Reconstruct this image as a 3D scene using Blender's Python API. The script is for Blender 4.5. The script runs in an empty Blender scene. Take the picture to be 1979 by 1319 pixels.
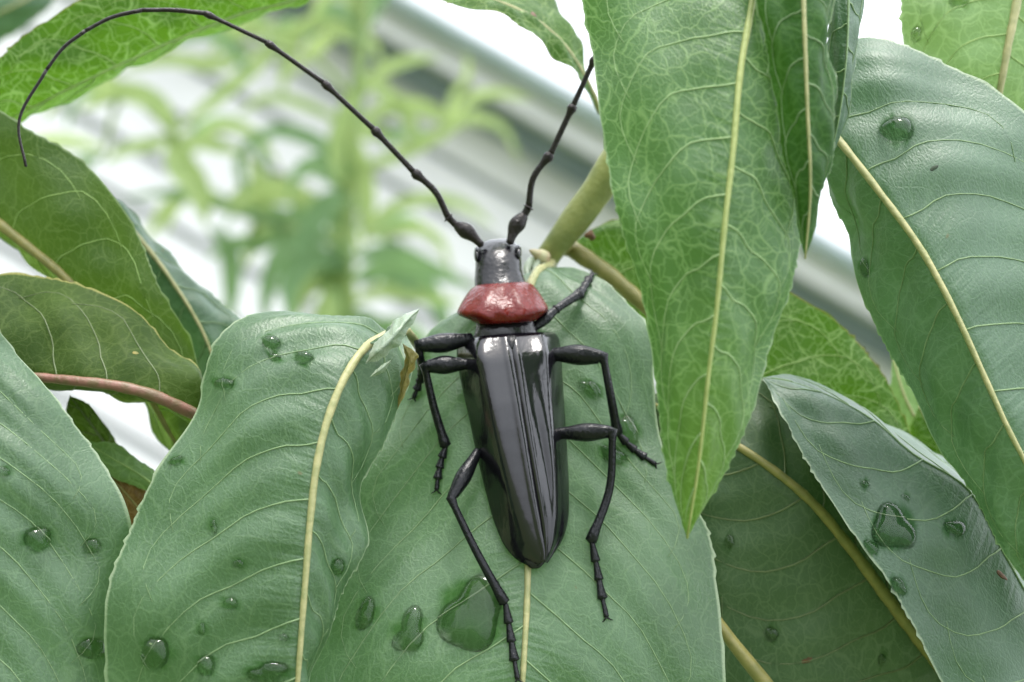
import bpy, math, random
import numpy as np
from mathutils import Matrix, Vector

random.seed(7)
rng = np.random.default_rng(7)
R = math.radians
sc = bpy.context.scene
col = sc.collection

# ------------------------------------------------------------------ camera
IW, IH = 1979.0, 1319.0
HFOV, PITCH, ROLL = R(36), R(8), R(30)      # phone held tipped over to one side
CAM = np.array((0.0, 0.0, 1.40))
F = IW / 2 / math.tan(HFOV / 2)
fwd = np.array((0.0, math.cos(PITCH), math.sin(PITCH)))
r0 = np.array((1.0, 0.0, 0.0))
u0 = np.cross(r0, fwd)
cr = math.cos(ROLL) * r0 + math.sin(ROLL) * u0
cu = -math.sin(ROLL) * r0 + math.cos(ROLL) * u0
camd = bpy.data.cameras.new('camera')
cam = bpy.data.objects.new('camera', camd)
col.objects.link(cam)
cam.matrix_world = Matrix(((cr[0], cu[0], -fwd[0], CAM[0]), (cr[1], cu[1], -fwd[1], CAM[1]),
                           (cr[2], cu[2], -fwd[2], CAM[2]), (0, 0, 0, 1)))
camd.sensor_width = 36
camd.lens = 18 / math.tan(HFOV / 2)
camd.clip_start, camd.clip_end = 0.005, 500
camd.dof.use_dof = True
camd.dof.focus_distance = 0.170
camd.dof.aperture_fstop = 23
sc.camera = cam

# ------------------------------------------------------------------ sky, sun, exposure
SUN_EL, SUN_AZ = R(62), R(246)              # soft sun behind thin cloud, over the photographer's shoulder
w = bpy.data.worlds.new('World')
sc.world = w
w.use_nodes = True
nt = w.node_tree
for n in list(nt.nodes):
    nt.nodes.remove(n)
out = nt.nodes.new('ShaderNodeOutputWorld')
bg = nt.nodes.new('ShaderNodeBackground')
sky = nt.nodes.new('ShaderNodeTexSky')
sky.sky_type = 'NISHITA'
sky.sun_disc = False
sky.sun_elevation = SUN_EL
sky.sun_rotation = SUN_AZ
sky.dust_density = 4.0
mx = nt.nodes.new('ShaderNodeMix')
mx.data_type = 'RGBA'
mx.inputs[0].default_value = 0.78           # cloud cover
mx.inputs[7].default_value = (11.5, 12.0, 12.6, 1)
nt.links.new(sky.outputs[0], mx.inputs[6])
# overcast luminance law: the zenith is about three times as bright as the horizon
geo = nt.nodes.new('ShaderNodeTexCoord')
sep = nt.nodes.new('ShaderNodeSeparateXYZ')
nt.links.new(geo.outputs['Generated'], sep.inputs[0])
mr = nt.nodes.new('ShaderNodeMapRange')
mr.inputs[1].default_value, mr.inputs[2].default_value = 0.0, 1.0
mr.inputs[3].default_value, mr.inputs[4].default_value = 0.55, 1.65
nt.links.new(sep.outputs[2], mr.inputs[0])
mu = nt.nodes.new('ShaderNodeVectorMath')
mu.operation = 'SCALE'
nt.links.new(mx.outputs[2], mu.inputs[0])
nt.links.new(mr.outputs[0], mu.inputs['Scale'])
nt.links.new(mu.outputs[0], bg.inputs[0])
bg.inputs[1].default_value = 0.12
nt.links.new(bg.outputs[0], out.inputs[0])
sd = bpy.data.lights.new('sun', 'SUN')
sd.energy = 1.5
sd.angle = R(14)
sd.color = (1.0, 0.97, 0.92)
sun = bpy.data.objects.new('sun', sd)
col.objects.link(sun)
sdir = Vector((math.sin(SUN_AZ) * math.cos(SUN_EL), math.cos(SUN_AZ) * math.cos(SUN_EL), math.sin(SUN_EL)))
sun.rotation_euler = sdir.to_track_quat('Z', 'Y').to_euler()
sun.location = (0, 0, 20)
vs = sc.view_settings
vs.view_transform = 'Standard'
vs.look = 'None'
vs.gamma = 1
vs.use_curve_mapping = False
vs.exposure = 0.98
sc.cycles.use_denoising = True
sc.cycles.max_bounces = 7
sc.cycles.diffuse_bounces = 3
sc.cycles.glossy_bounces = 3
sc.cycles.transmission_bounces = 6
sc.cycles.use_adaptive_sampling = True
sc.cycles.adaptive_threshold = 0.02
sc.cycles.transparent_max_bounces = 8
sc.cycles.sample_clamp_indirect = 6.0


# ------------------------------------------------------------------ helpers
def W(px, py, d):
    """photo pixel + distance along the view axis (metres) -> world point"""
    return CAM + d * (fwd + (px - IW / 2) / F * cr - (py - IH / 2) / F * cu)


def Wm(pts, off=0.0):
    return np.array([W(p[0], p[1], (p[2] + off) * 1e-3) for p in pts])


def spline(P, u):
    """chord-length Catmull-Rom through P (k,3), sampled at u in 0..1"""
    P = np.asarray(P, float)
    u = np.atleast_1d(np.asarray(u, float))
    t = np.concatenate([[0], np.cumsum(np.sqrt(np.linalg.norm(np.diff(P, axis=0), axis=1)) ** 2)])
    t /= t[-1]
    m = np.empty_like(P)
    m[0] = (P[1] - P[0]) / (t[1] - t[0])
    m[-1] = (P[-1] - P[-2]) / (t[-1] - t[-2])
    for i in range(1, len(P) - 1):
        a, b = t[i] - t[i - 1], t[i + 1] - t[i]
        m[i] = ((P[i] - P[i - 1]) / a * b + (P[i + 1] - P[i]) / b * a) / (a + b)
    k = np.clip(np.searchsorted(t, u, side='right') - 1, 0, len(P) - 2)
    h = (t[k + 1] - t[k])[:, None]
    s = ((u - t[k]) / (t[k + 1] - t[k]))[:, None]
    return ((2 * s**3 - 3 * s**2 + 1) * P[k] + (s**3 - 2 * s**2 + s) * h * m[k]
            + (-2 * s**3 + 3 * s**2) * P[k + 1] + (s**3 - s**2) * h * m[k + 1])


def unit(a):
    return a / np.maximum(np.linalg.norm(a, axis=-1, keepdims=True), 1e-12)


def link(name, verts, faces, mat, parent=None, smooth=True, uvs=None):
    me = bpy.data.meshes.new(name)
    me.from_pydata([tuple(v) for v in verts], [], [tuple(f) for f in faces])
    if smooth:
        me.polygons.foreach_set('use_smooth', [True] * len(me.polygons))
    if uvs:
        li = np.empty(len(me.loops), dtype=np.int32)
        me.loops.foreach_get('vertex_index', li)
        for nm, arr in uvs.items():
            layer = me.uv_layers.new(name=nm)
            layer.data.foreach_set('uv', np.asarray(arr, dtype=np.float32)[li].ravel())
    me.materials.append(mat)
    me.update()
    o = bpy.data.objects.new(name, me)
    col.objects.link(o)
    if parent is not None:
        o.parent = parent
        o.matrix_parent_inverse = Matrix.Translation(-Vector(parent.get('_at', (0, 0, 0))))
    return o


def thing(name, at, label, cat, group=None):
    e = bpy.data.objects.new(name, None)
    col.objects.link(e)
    e.location = Vector(at)
    e['_at'] = [float(x) for x in at]
    e.empty_display_size = 0.01
    tag(e, label, cat, group)
    return e


def tag(o, label=None, cat=None, group=None, kind=None):
    if label: o['label'] = label
    if cat: o['category'] = cat
    if group: o['group'] = group
    if kind: o['kind'] = kind
    return o


def grid_faces(nr, nc, wrap=False):
    f = []
    for i in range(nr - 1):
        for j in range(nc if wrap else nc - 1):
            k = (j + 1) % nc
            f.append((i * nc + j, i * nc + k, (i + 1) * nc + k, (i + 1) * nc + j))
    return f


def tube_geo(path, rad, n=8, flat=None):
    """closed tube along path (k,3); rad scalar or (k,)"""
    path = np.asarray(path, float)
    k = len(path)
    rad = np.broadcast_to(np.asarray(rad, float), (k,))
    t = unit(np.gradient(path, axis=0))
    ref = np.array((0.31, 0.2, 0.93))
    a = unit(np.cross(t, ref))
    for i in range(1, k):                       # parallel transport
        v = a[i - 1] - t[i] * np.dot(a[i - 1], t[i])
        a[i] = v / max(np.linalg.norm(v), 1e-12)
    b = np.cross(t, a)
    th = np.arange(n) * 2 * math.pi / n
    V = (path[:, None] + rad[:, None, None] * (np.cos(th)[None, :, None] * a[:, None] + np.sin(th)[None, :, None] * b[:, None])).reshape(-1, 3)
    V = np.vstack([V, path[:1] - t[:1] * rad[0] * .5, path[-1:] + t[-1:] * rad[-1] * .5])
    fs = grid_faces(k, n, True)
    for j in range(n):
        fs.append(((j + 1) % n, j, k * n))
        fs.append(((k - 1) * n + j, (k - 1) * n + (j + 1) % n, k * n + 1))
    return V, fs


def tube(name, path, rad, mat, parent=None, n=8):
    V, f = tube_geo(path, rad, n)
    return link(name, V, f, mat, parent)


def merge(parts):
    V, Fc, o = [], [], 0
    for v, f in parts:
        V.append(v)
        Fc += [tuple(i + o for i in q) for q in f]
        o += len(v)
    return np.vstack(V), Fc


# ------------------------------------------------------------------ materials
class NT:
    def __init__(s, name):
        s.m = bpy.data.materials.new(name)
        s.m.use_nodes = True
        s.t = s.m.node_tree
        s.b = s.t.nodes['Principled BSDF']
        s.o = s.t.nodes['Material Output']

    def n(s, typ, **kw):
        nd = s.t.nodes.new(typ)
        for k, v in kw.items():
            setattr(nd, k, v)
        return nd

    def l(s, a, b):
        s.t.links.new(a, b)

    def math(s, op, a, b=None, clamp=False):
        nd = s.n('ShaderNodeMath', operation=op, use_clamp=clamp)
        for i, x in enumerate((a, b)):
            if x is None: continue
            if isinstance(x, (int, float)): nd.inputs[i].default_value = x
            else: s.l(x, nd.inputs[i])
        return nd.outputs[0]

    def mix(s, f, a, b):
        nd = s.n('ShaderNodeMix', data_type='RGBA')
        for i, x in ((0, f), (6, a), (7, b)):
            if isinstance(x, (int, float)): nd.inputs[i].default_value = x
            elif isinstance(x, tuple): nd.inputs[i].default_value = (*x[:3], 1)
            else: s.l(x, nd.inputs[i])
        return nd.outputs[2]

    def ramp(s, x, lo, hi):
        nd = s.n('ShaderNodeMapRange', interpolation_type='SMOOTHSTEP')
        nd.inputs[1].default_value, nd.inputs[2].default_value = lo, hi
        s.l(x, nd.inputs[0])
        return nd.outputs[0]


def simple(name, c, rough=0.5, c2=None, scale=400.0, bump=0.0, spec=0.5, bscale=None, metal=0):
    t = NT(name)
    tc = t.n('ShaderNodeTexCoord').outputs['Object']
    no = t.n('ShaderNodeTexNoise')
    no.inputs['Scale'].default_value = scale
    no.inputs['Detail'].default_value = 5
    t.l(tc, no.inputs['Vector'])
    t.l(t.mix(t.ramp(no.outputs[0], .35, .65), c, c2 or tuple(x * .75 for x in c)), t.b.inputs['Base Color'])
    t.b.inputs['Roughness'].default_value = rough
    t.b.inputs['Specular IOR Level'].default_value = spec
    t.b.inputs['Metallic'].default_value = metal
    if bump:
        n2 = t.n('ShaderNodeTexNoise')
        n2.inputs['Scale'].default_value = bscale or scale * 2
        n2.inputs['Detail'].default_value = 4
        t.l(tc, n2.inputs['Vector'])
        bp = t.n('ShaderNodeBump')
        bp.inputs['Strength'].default_value = bump
        bp.inputs['Distance'].default_value = 1.0 / (bscale or scale * 2) * .5
        t.l(n2.outputs[0], bp.inputs['Height'])
        t.l(bp.outputs[0], t.b.inputs['Normal'])
    return t.m


def leaf_mat(name, base, dark, vein, trans, tw, vs_=0.35, net=1.0, rough=0.4, spec=0.5, bump=0.5, rim=(.36, .43, .28), rimw=0.982, wrinkle=1.0, netb=.10, nett=.40, thin=.8, tipc=None):
    """two-layer leaf: glossy skin + light passing through; 'mm' uv = millimetres along/across the blade"""
    t = NT(name)
    uv = t.n('ShaderNodeUVMap', uv_map='mm').outputs[0]
    vv = t.n('ShaderNodeUVMap', uv_map='UVMap').outputs[0]
    sx = t.n('ShaderNodeSeparateXYZ')
    t.l(vv, sx.inputs[0])
    av = t.math('ABSOLUTE', sx.outputs[1])
    # warp
    nz = t.n('ShaderNodeTexNoise')
    nz.inputs['Scale'].default_value = .55
    nz.inputs['Detail'].default_value = 1
    t.l(uv, nz.inputs['Vector'])
    va = t.n('ShaderNodeVectorMath', operation='MULTIPLY_ADD')
    t.l(nz.outputs['Color'], va.inputs[0])
    va.inputs[1].default_value = (1.6, 1.6, 0)
    t.l(uv, va.inputs[2])
    wuv = va.outputs[0]

    def net_at(scale, a, b):
        vo = t.n('ShaderNodeTexVoronoi', feature='DISTANCE_TO_EDGE')
        vo.inputs['Scale'].default_value = scale
        t.l(wuv, vo.inputs['Vector'])
        return vo.outputs['Distance'], t.math('SUBTRACT', 1.0, t.ramp(vo.outputs['Distance'], a, b))
    d1, n1 = net_at(.30, .0, .055 * thin)
    d2, n2 = net_at(.85, .0, .10 * thin)
    netf = t.math('MAXIMUM', t.math('MULTIPLY', n1, .8), t.math('MULTIPLY', n2, .55))
    # tissue colour variation
    big = t.n('ShaderNodeTexNoise')
    big.inputs['Scale'].default_value = .09
    big.inputs['Detail'].default_value = 2
    t.l(uv, big.inputs['Vector'])
    fine = t.n('ShaderNodeTexNoise')
    fine.inputs['Scale'].default_value = 3.5
    fine.inputs['Detail'].default_value = 2
    t.l(uv, fine.inputs['Vector'])
    f = t.math('ADD', t.math('MULTIPLY', big.outputs[0], .7), t.math('MULTIPLY', fine.outputs[0], .3))
    tissue = t.mix(t.ramp(f, .38, .62), dark, base)
    withv = t.mix(t.math('MULTIPLY', netf, vs_ * net), tissue, vein)
    sv = t.n('ShaderNodeTexVoronoi', feature='F1')
    sv.inputs['Scale'].default_value = .16
    t.l(wuv, sv.inputs['Vector'])
    sc_ = t.n('ShaderNodeSeparateColor')
    t.l(sv.outputs['Color'], sc_.inputs[0])
    fl = t.math('MULTIPLY', t.math('SUBTRACT', 1.0, t.ramp(sv.outputs['Distance'], .03, .06)), t.math('GREATER_THAN', sc_.outputs[0], .72))
    withv = t.mix(t.math('MULTIPLY', fl, .7), withv, (.11, .085, .03))
    rimf = t.ramp(av, rimw, min(rimw + .012, .999))
    colr = t.mix(t.math('MULTIPLY', rimf, .6), withv, rim)
    wt = t.n('ShaderNodeAttribute', attribute_name='wet').outputs['Fac']
    colr = t.mix(t.math('MULTIPLY', wt, .8), colr, tuple(a * b for a, b in zip(dark, (.55, .80, .40))))      # wetted wax turns clear, the tissue shows
    if tipc:
        colr = t.mix(t.math('MULTIPLY', t.ramp(sx.outputs[0], 7.5, 13.0), .75), colr, tipc)
    t.l(colr, t.b.inputs['Base Color'])
    rr = t.math('ADD', rough - .08, t.math('MULTIPLY', fine.outputs[0], .16))
    t.l(rr, t.b.inputs['Roughness'])
    dry = t.math('SUBTRACT', 1.0, wt)
    t.l(t.math('MULTIPLY', t.math('MAXIMUM', dry, .08), spec), t.b.inputs['Specular IOR Level'])   # under water the wax hardly mirrors
    # relief: net of small veins, pebbled cells, and short folds beside the midrib
    mp = t.n('ShaderNodeMapping')
    mp.inputs['Scale'].default_value = (1.1, .16, 1)
    t.l(uv, mp.inputs[0])
    wr = t.n('ShaderNodeTexNoise')
    wr.inputs['Scale'].default_value = 1.0
    wr.inputs['Detail'].default_value = 1.5
    t.l(mp.outputs[0], wr.inputs['Vector'])
    wrk = t.math('MULTIPLY', wr.outputs[0], t.math('SUBTRACT', 1.0, t.ramp(av, .02, .40)))
    hgt = t.math('ADD', t.math('MULTIPLY', t.math('SUBTRACT', 1.0, netf), netb),
                 t.math('ADD', t.math('MULTIPLY', fine.outputs[0], .35), t.math('MULTIPLY', wrk, 1.6 * wrinkle)))
    bp = t.n('ShaderNodeBump')
    bp.inputs['Strength'].default_value = bump
    bp.inputs['Distance'].default_value = 0.00035
    t.l(hgt, bp.inputs['Height'])
    t.l(bp.outputs[0], t.b.inputs['Normal'])
    tr = t.n('ShaderNodeBsdfTranslucent')
    t.l(t.mix(t.math('MULTIPLY', netf, nett * net), trans, tuple(min(1, x * 1.7 + .16) for x in trans)), tr.inputs[0])
    t.l(bp.outputs[0], tr.inputs[1])
    ms = t.n('ShaderNodeMixShader')
    ms.inputs[0].default_value = tw
    t.l(t.b.outputs[0], ms.inputs[1])
    t.l(tr.outputs[0], ms.inputs[2])
    t.l(ms.outputs[0], t.o.inputs[0])
    return t.m


M = {}
M['glaucous'] = leaf_mat('leaf_glaucous', (.076, .140, .072), (.044, .094, .040), (.17, .25, .13), (.12, .30, .05), .20, vs_=.20, rough=.42, spec=.66, bump=.50)
M['mid'] = leaf_mat('leaf_mid_green', (.058, .128, .042), (.036, .090, .024), (.27, .38, .15), (.14, .34, .04), .30, vs_=.50, rough=.45, spec=.58, bump=.5, nett=.6, thin=.7, tipc=(.13, .22, .02))
M['right'] = leaf_mat('leaf_blue_green', (.062, .122, .070), (.042, .092, .048), (.14, .21, .13), (.10, .26, .05), .18, vs_=.13, rough=.45, spec=.75, bump=.5)
M['backlit'] = leaf_mat('leaf_backlit', (.046, .112, .014), (.030, .080, .010), (.30, .40, .15), (.105, .25, .012), .40, vs_=.75, rough=.55, spec=.3, bump=.7, rim=(.26, .12, .05), netb=.35, nett=.60, thin=.65)
M['under'] = leaf_mat('leaf_underside', (.046, .085, .018), (.026, .058, .012), (.17, .22, .07), (.12, .23, .02), .34, vs_=.32, rough=.5, spec=.35, bump=.6, nett=.28, thin=.6)
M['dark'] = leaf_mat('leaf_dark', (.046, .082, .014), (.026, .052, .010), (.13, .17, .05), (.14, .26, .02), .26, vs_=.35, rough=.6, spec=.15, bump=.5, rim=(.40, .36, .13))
M['shade'] = leaf_mat('leaf_shaded_under', (.058, .098, .048), (.042, .078, .036), (.13, .17, .08), (.08, .17, .04), .14, vs_=.25, rough=.5, spec=.35, bump=.45, wrinkle=.4)
M['narrow'] = leaf_mat('leaf_narrow_dark', (.028, .088, .014), (.018, .060, .010), (.14, .25, .07), (.10, .28, .02), .30, vs_=.25, rough=.5, spec=.25, bump=.5)
M['pale'] = leaf_mat('leaf_pale_under', (.15, .25, .11), (.11, .19, .08), (.30, .38, .18), (.26, .44, .10), .38, vs_=.35, rough=.55, spec=.3, bump=.4)
M['brown'] = leaf_mat('leaf_withered', (.13, .075, .018), (.07, .042, .012), (.3, .24, .08), (.25, .14, .03), .25, vs_=.3, rough=.5, spec=.4)
M['tan'] = leaf_mat('leaf_tan_edge', (.22, .20, .055), (.12, .10, .02), (.36, .34, .14), (.25, .2, .05), .25, vs_=.3, rough=.4, spec=.5)
M['whitish'] = leaf_mat('leaf_bleached', (.36, .42, .34), (.22, .30, .20), (.5, .5, .35), (.3, .4, .2), .2, vs_=.3, rough=.3, spec=.6)
M['young'] = leaf_mat('leaf_young', (.24, .32, .12), (.15, .23, .075), (.3, .4, .12), (.42, .54, .20), .50, vs_=.2, rough=.5, spec=.3)
M['young2'] = leaf_mat('leaf_young_deep', (.12, .215, .10), (.07, .145, .06), (.2, .3, .12), (.24, .39, .15), .45, vs_=.2, rough=.5, spec=.3)
M['midrib'] = simple('midrib_pale', (.36, .34, .16), .5, (.27, .28, .12), 900, .3)
M['midrib_dull'] = simple('midrib_olive', (.26, .23, .075), .45, (.20, .19, .06), 700, .3)
M['midrib_red'] = simple('midrib_red', (.22, .105, .075), .45, (.15, .10, .05), 700, .4)
M['vein'] = simple('vein_pale', (.185, .275, .13), .5, (.14, .22, .10), 900)
M['vein_clear'] = simple('vein_clear', (.27, .38, .17), .5, (.22, .33, .14), 900)
M['midrib_green'] = simple('midrib_yellow_green', (.33, .37, .13), .5, (.27, .32, .10), 900, .3)
M['hole'] = simple('leaf_hole', (.010, .022, .010), .7, (.02, .04, .015), 900)
M['vein_bright'] = simple('vein_bright', (.26, .38, .11), .5, (.20, .32, .09), 900)
M['vein_dull'] = simple('vein_dull', (.12, .16, .065), .5, (.10, .13, .05), 900)
M['twig'] = simple('twig_bark', (.25, .27, .085), .45, (.17, .20, .06), 300, .4, bscale=1500)
M['bud'] = simple('bud_scale', (.42, .27, .17), .55, (.50, .48, .28), 700, .4)
M['spot'] = simple('brown_spot', (.085, .042, .02), .6, (.14, .065, .025), 2500)
M['yspot'] = simple('yellow_spot', (.20, .16, .02), .6, (.12, .12, .02), 2500)


def chitin(name, c, rough, c2, wr=0.0, stretch=(1, 1, 1), scale=900, coat=0.0, spec=.5):
    t = NT(name)
    tc = t.n('ShaderNodeTexCoord').outputs['Object']
    mp = t.n('ShaderNodeMapping')
    mp.inputs['Scale'].default_value = stretch
    mp.inputs['Rotation'].default_value = (0, R(22), 0)
    t.l(tc, mp.inputs[0])
    no = t.n('ShaderNodeTexNoise')
    no.inputs['Scale'].default_value = scale
    no.inputs['Detail'].default_value = 4
    t.l(mp.outputs[0], no.inputs['Vector'])
    t.l(t.mix(no.outputs[0], c, c2), t.b.inputs['Base Color'])
    t.l(t.math('ADD', rough - .05, t.math('MULTIPLY', no.outputs[0], .1)), t.b.inputs['Roughness'])
    t.b.inputs['Specular IOR Level'].default_value = spec
    t.b.inputs['Coat Weight'].default_value = coat
    t.b.inputs['Coat Roughness'].default_value = .08
    bp = t.n('ShaderNodeBump')
    bp.inputs['Strength'].default_value = wr
    bp.inputs['Distance'].default_value = .0003
    t.l(no.outputs[0], bp.inputs['Height'])
    t.l(bp.outputs[0], t.b.inputs['Normal'])
    return t.m


M['elytra'] = chitin('wing_cover_black', (.004, .004, .006), .15, (.007, .006, .009), .14, (1, 1, .5), 1600, .12, spec=.58)
M['black'] = chitin('chitin_black', (.006, .007, .009), .24, (.008, .008, .010), .4, scale=2500, spec=.30)
M['head'] = chitin('chitin_head', (.005, .005, .007), .20, (.010, .009, .012), .35, scale=1700, spec=.45)
M['antenna'] = chitin('chitin_antenna', (.010, .008, .009), .34, (.018, .012, .011), .5, scale=2500, spec=.3)
M['red'] = chitin('chitin_red', (.165, .009, .006), .27, (.07, .004, .003), .75, scale=900, coat=.0, spec=.36)
M['eye'] = chitin('eye_black', (.006, .006, .007), .12, (.01, .01, .012), .1, scale=5000)

t = NT('water')
t.b.inputs['Base Color'].default_value = (1, 1, 1, 1)
t.b.inputs['Roughness'].default_value = 0
t.b.inputs['IOR'].default_value = 1.333
t.b.inputs['Transmission Weight'].default_value = 1
M['water'] = t.m

M['lawn'] = simple('lawn', (.06, .11, .03), .8, (.10, .12, .04), 3, .5)
M['siding'] = simple('siding_paint', (.74, .73, .735), .5, (.68, .67, .68), 2, .1)
M['trim'] = simple('trim_paint', (.78, .76, .79), .45, (.72, .70, .74), 3, .1)
M['eave_shade'] = simple('eave_shade_paint', (.23, .28, .36), .4, (.27, .32, .40), 4, .1)
M['joint'] = simple('lap_shade_paint', (.34, .38, .46), .5, (.38, .42, .50), 4, .1)  # blue-grey seen between planks, painted in as the shadow under each lap
M['gutter'] = simple('gutter_metal', (.34, .41, .44), .35, (.40, .46, .50), 6, .05)
M['shingle'] = simple('roof_shingle', (.22, .24, .25), .8, (.28, .29, .30), 12, .6)
M['glass'] = simple('window_glass', (.05, .07, .10), .05, (.04, .06, .09), 2)
M['bgstem'] = simple('green_stem', (.22, .30, .09), .5, (.17, .26, .08), 60)


# ------------------------------------------------------------------ ground and house (large structure)
g = link('lawn', [(-120, -120, 0), (120, -120, 0), (120, 120, 0), (-120, 120, 0)], [(0, 1, 2, 3)], M['lawn'], smooth=False)
tag(g, kind='structure')


def box(name, lo, hi, mat, parent=None):
    x0, y0, z0 = lo
    x1, y1, z1 = hi
    V = [(x0, y0, z0), (x1, y0, z0), (x1, y1, z0), (x0, y1, z0), (x0, y0, z1), (x1, y0, z1), (x1, y1, z1), (x0, y1, z1)]
    Fc = [(0, 3, 2, 1), (4, 5, 6, 7), (0, 1, 5, 4), (1, 2, 6, 5), (2, 3, 7, 6), (3, 0, 4, 7)]
    return link(name, V, Fc, mat, parent, smooth=False)


HY = 6.0                                    # face of the house wall
z_eave = W(1100, 150, HY - .35)[2]          # top of the gutter against the sky
house = thing('house', (0, HY, 0), 'white lap-sided house with grey gutter, out of focus behind the leaves', 'house')
x0, x1 = -5.5, 6.5
ztop = z_eave - .19
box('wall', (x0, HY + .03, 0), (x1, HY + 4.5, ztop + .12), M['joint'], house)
lap = .190
nz = int((ztop - .05) / lap)
for i in range(nz + 1):
    zt = ztop - i * lap
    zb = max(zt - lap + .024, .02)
    if zb >= zt - .03: continue
    V = [(x0, HY - .030, zb), (x1, HY - .030, zb), (x1, HY + .03, zb), (x0, HY + .03, zb),
         (x0, HY + .004, zt - .002), (x1, HY + .004, zt - .002), (x1, HY + .03, zt - .002), (x0, HY + .03, zt - .002)]
    link('siding_plank', V, [(0, 3, 2, 1), (4, 5, 6, 7), (0, 1, 5, 4), (1, 2, 6, 5), (2, 3, 7, 6), (3, 0, 4, 7)], M['siding'], house, smooth=False)
box('eave_shade_strip', (x0, HY - .055, ztop + .0), (x1, HY + .026, ztop + .095), M['eave_shade'], house)  # added dark strip: its colour stands in for the shade under the soffit
box('soffit', (x0 - .2, HY - .30, ztop + .097), (x1 + .2, HY + .028, ztop + .117), M['trim'], house)
box('fascia', (x0 - .2, HY - .33, ztop + .045), (x1 + .2, HY - .302, ztop + .165), M['trim'], house)
gut = []
th = np.linspace(0, math.pi, 9)
prof = [(HY - .39 + .055 * math.cos(a), z_eave - .005 - .06 * math.sin(a)) for a in th]
V = [(x, y, z) for x in (x0 - .25, x1 + .25) for (y, z) in prof]
gut = link('gutter', V, [(i, i + 1, i + 10, i + 9) for i in range(8)], M['gutter'], house)
gm = gut.modifiers.new('s', 'SOLIDIFY'); gm.thickness = .006
roof = [(x0 - .25, HY - .40, z_eave - .02), (x1 + .25, HY - .40, z_eave - .02), (x1 + .25, HY + 2.3, z_eave + .60), (x0 - .25, HY + 2.3, z_eave + .60),
        (x1 + .25, HY + 5, z_eave), (x0 - .25, HY + 5, z_eave)]
rf = link('roof', roof, [(0, 1, 2, 3), (3, 2, 4, 5)], M['shingle'], house, smooth=False)
rm = rf.modifiers.new('s', 'SOLIDIFY'); rm.thickness = .03; rm.offset = 1


# ------------------------------------------------------------------ leaves
class Leaf:
    pass


LEAVES = {}
ribbase = lambda u: 1.0 + 0 * u


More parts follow.
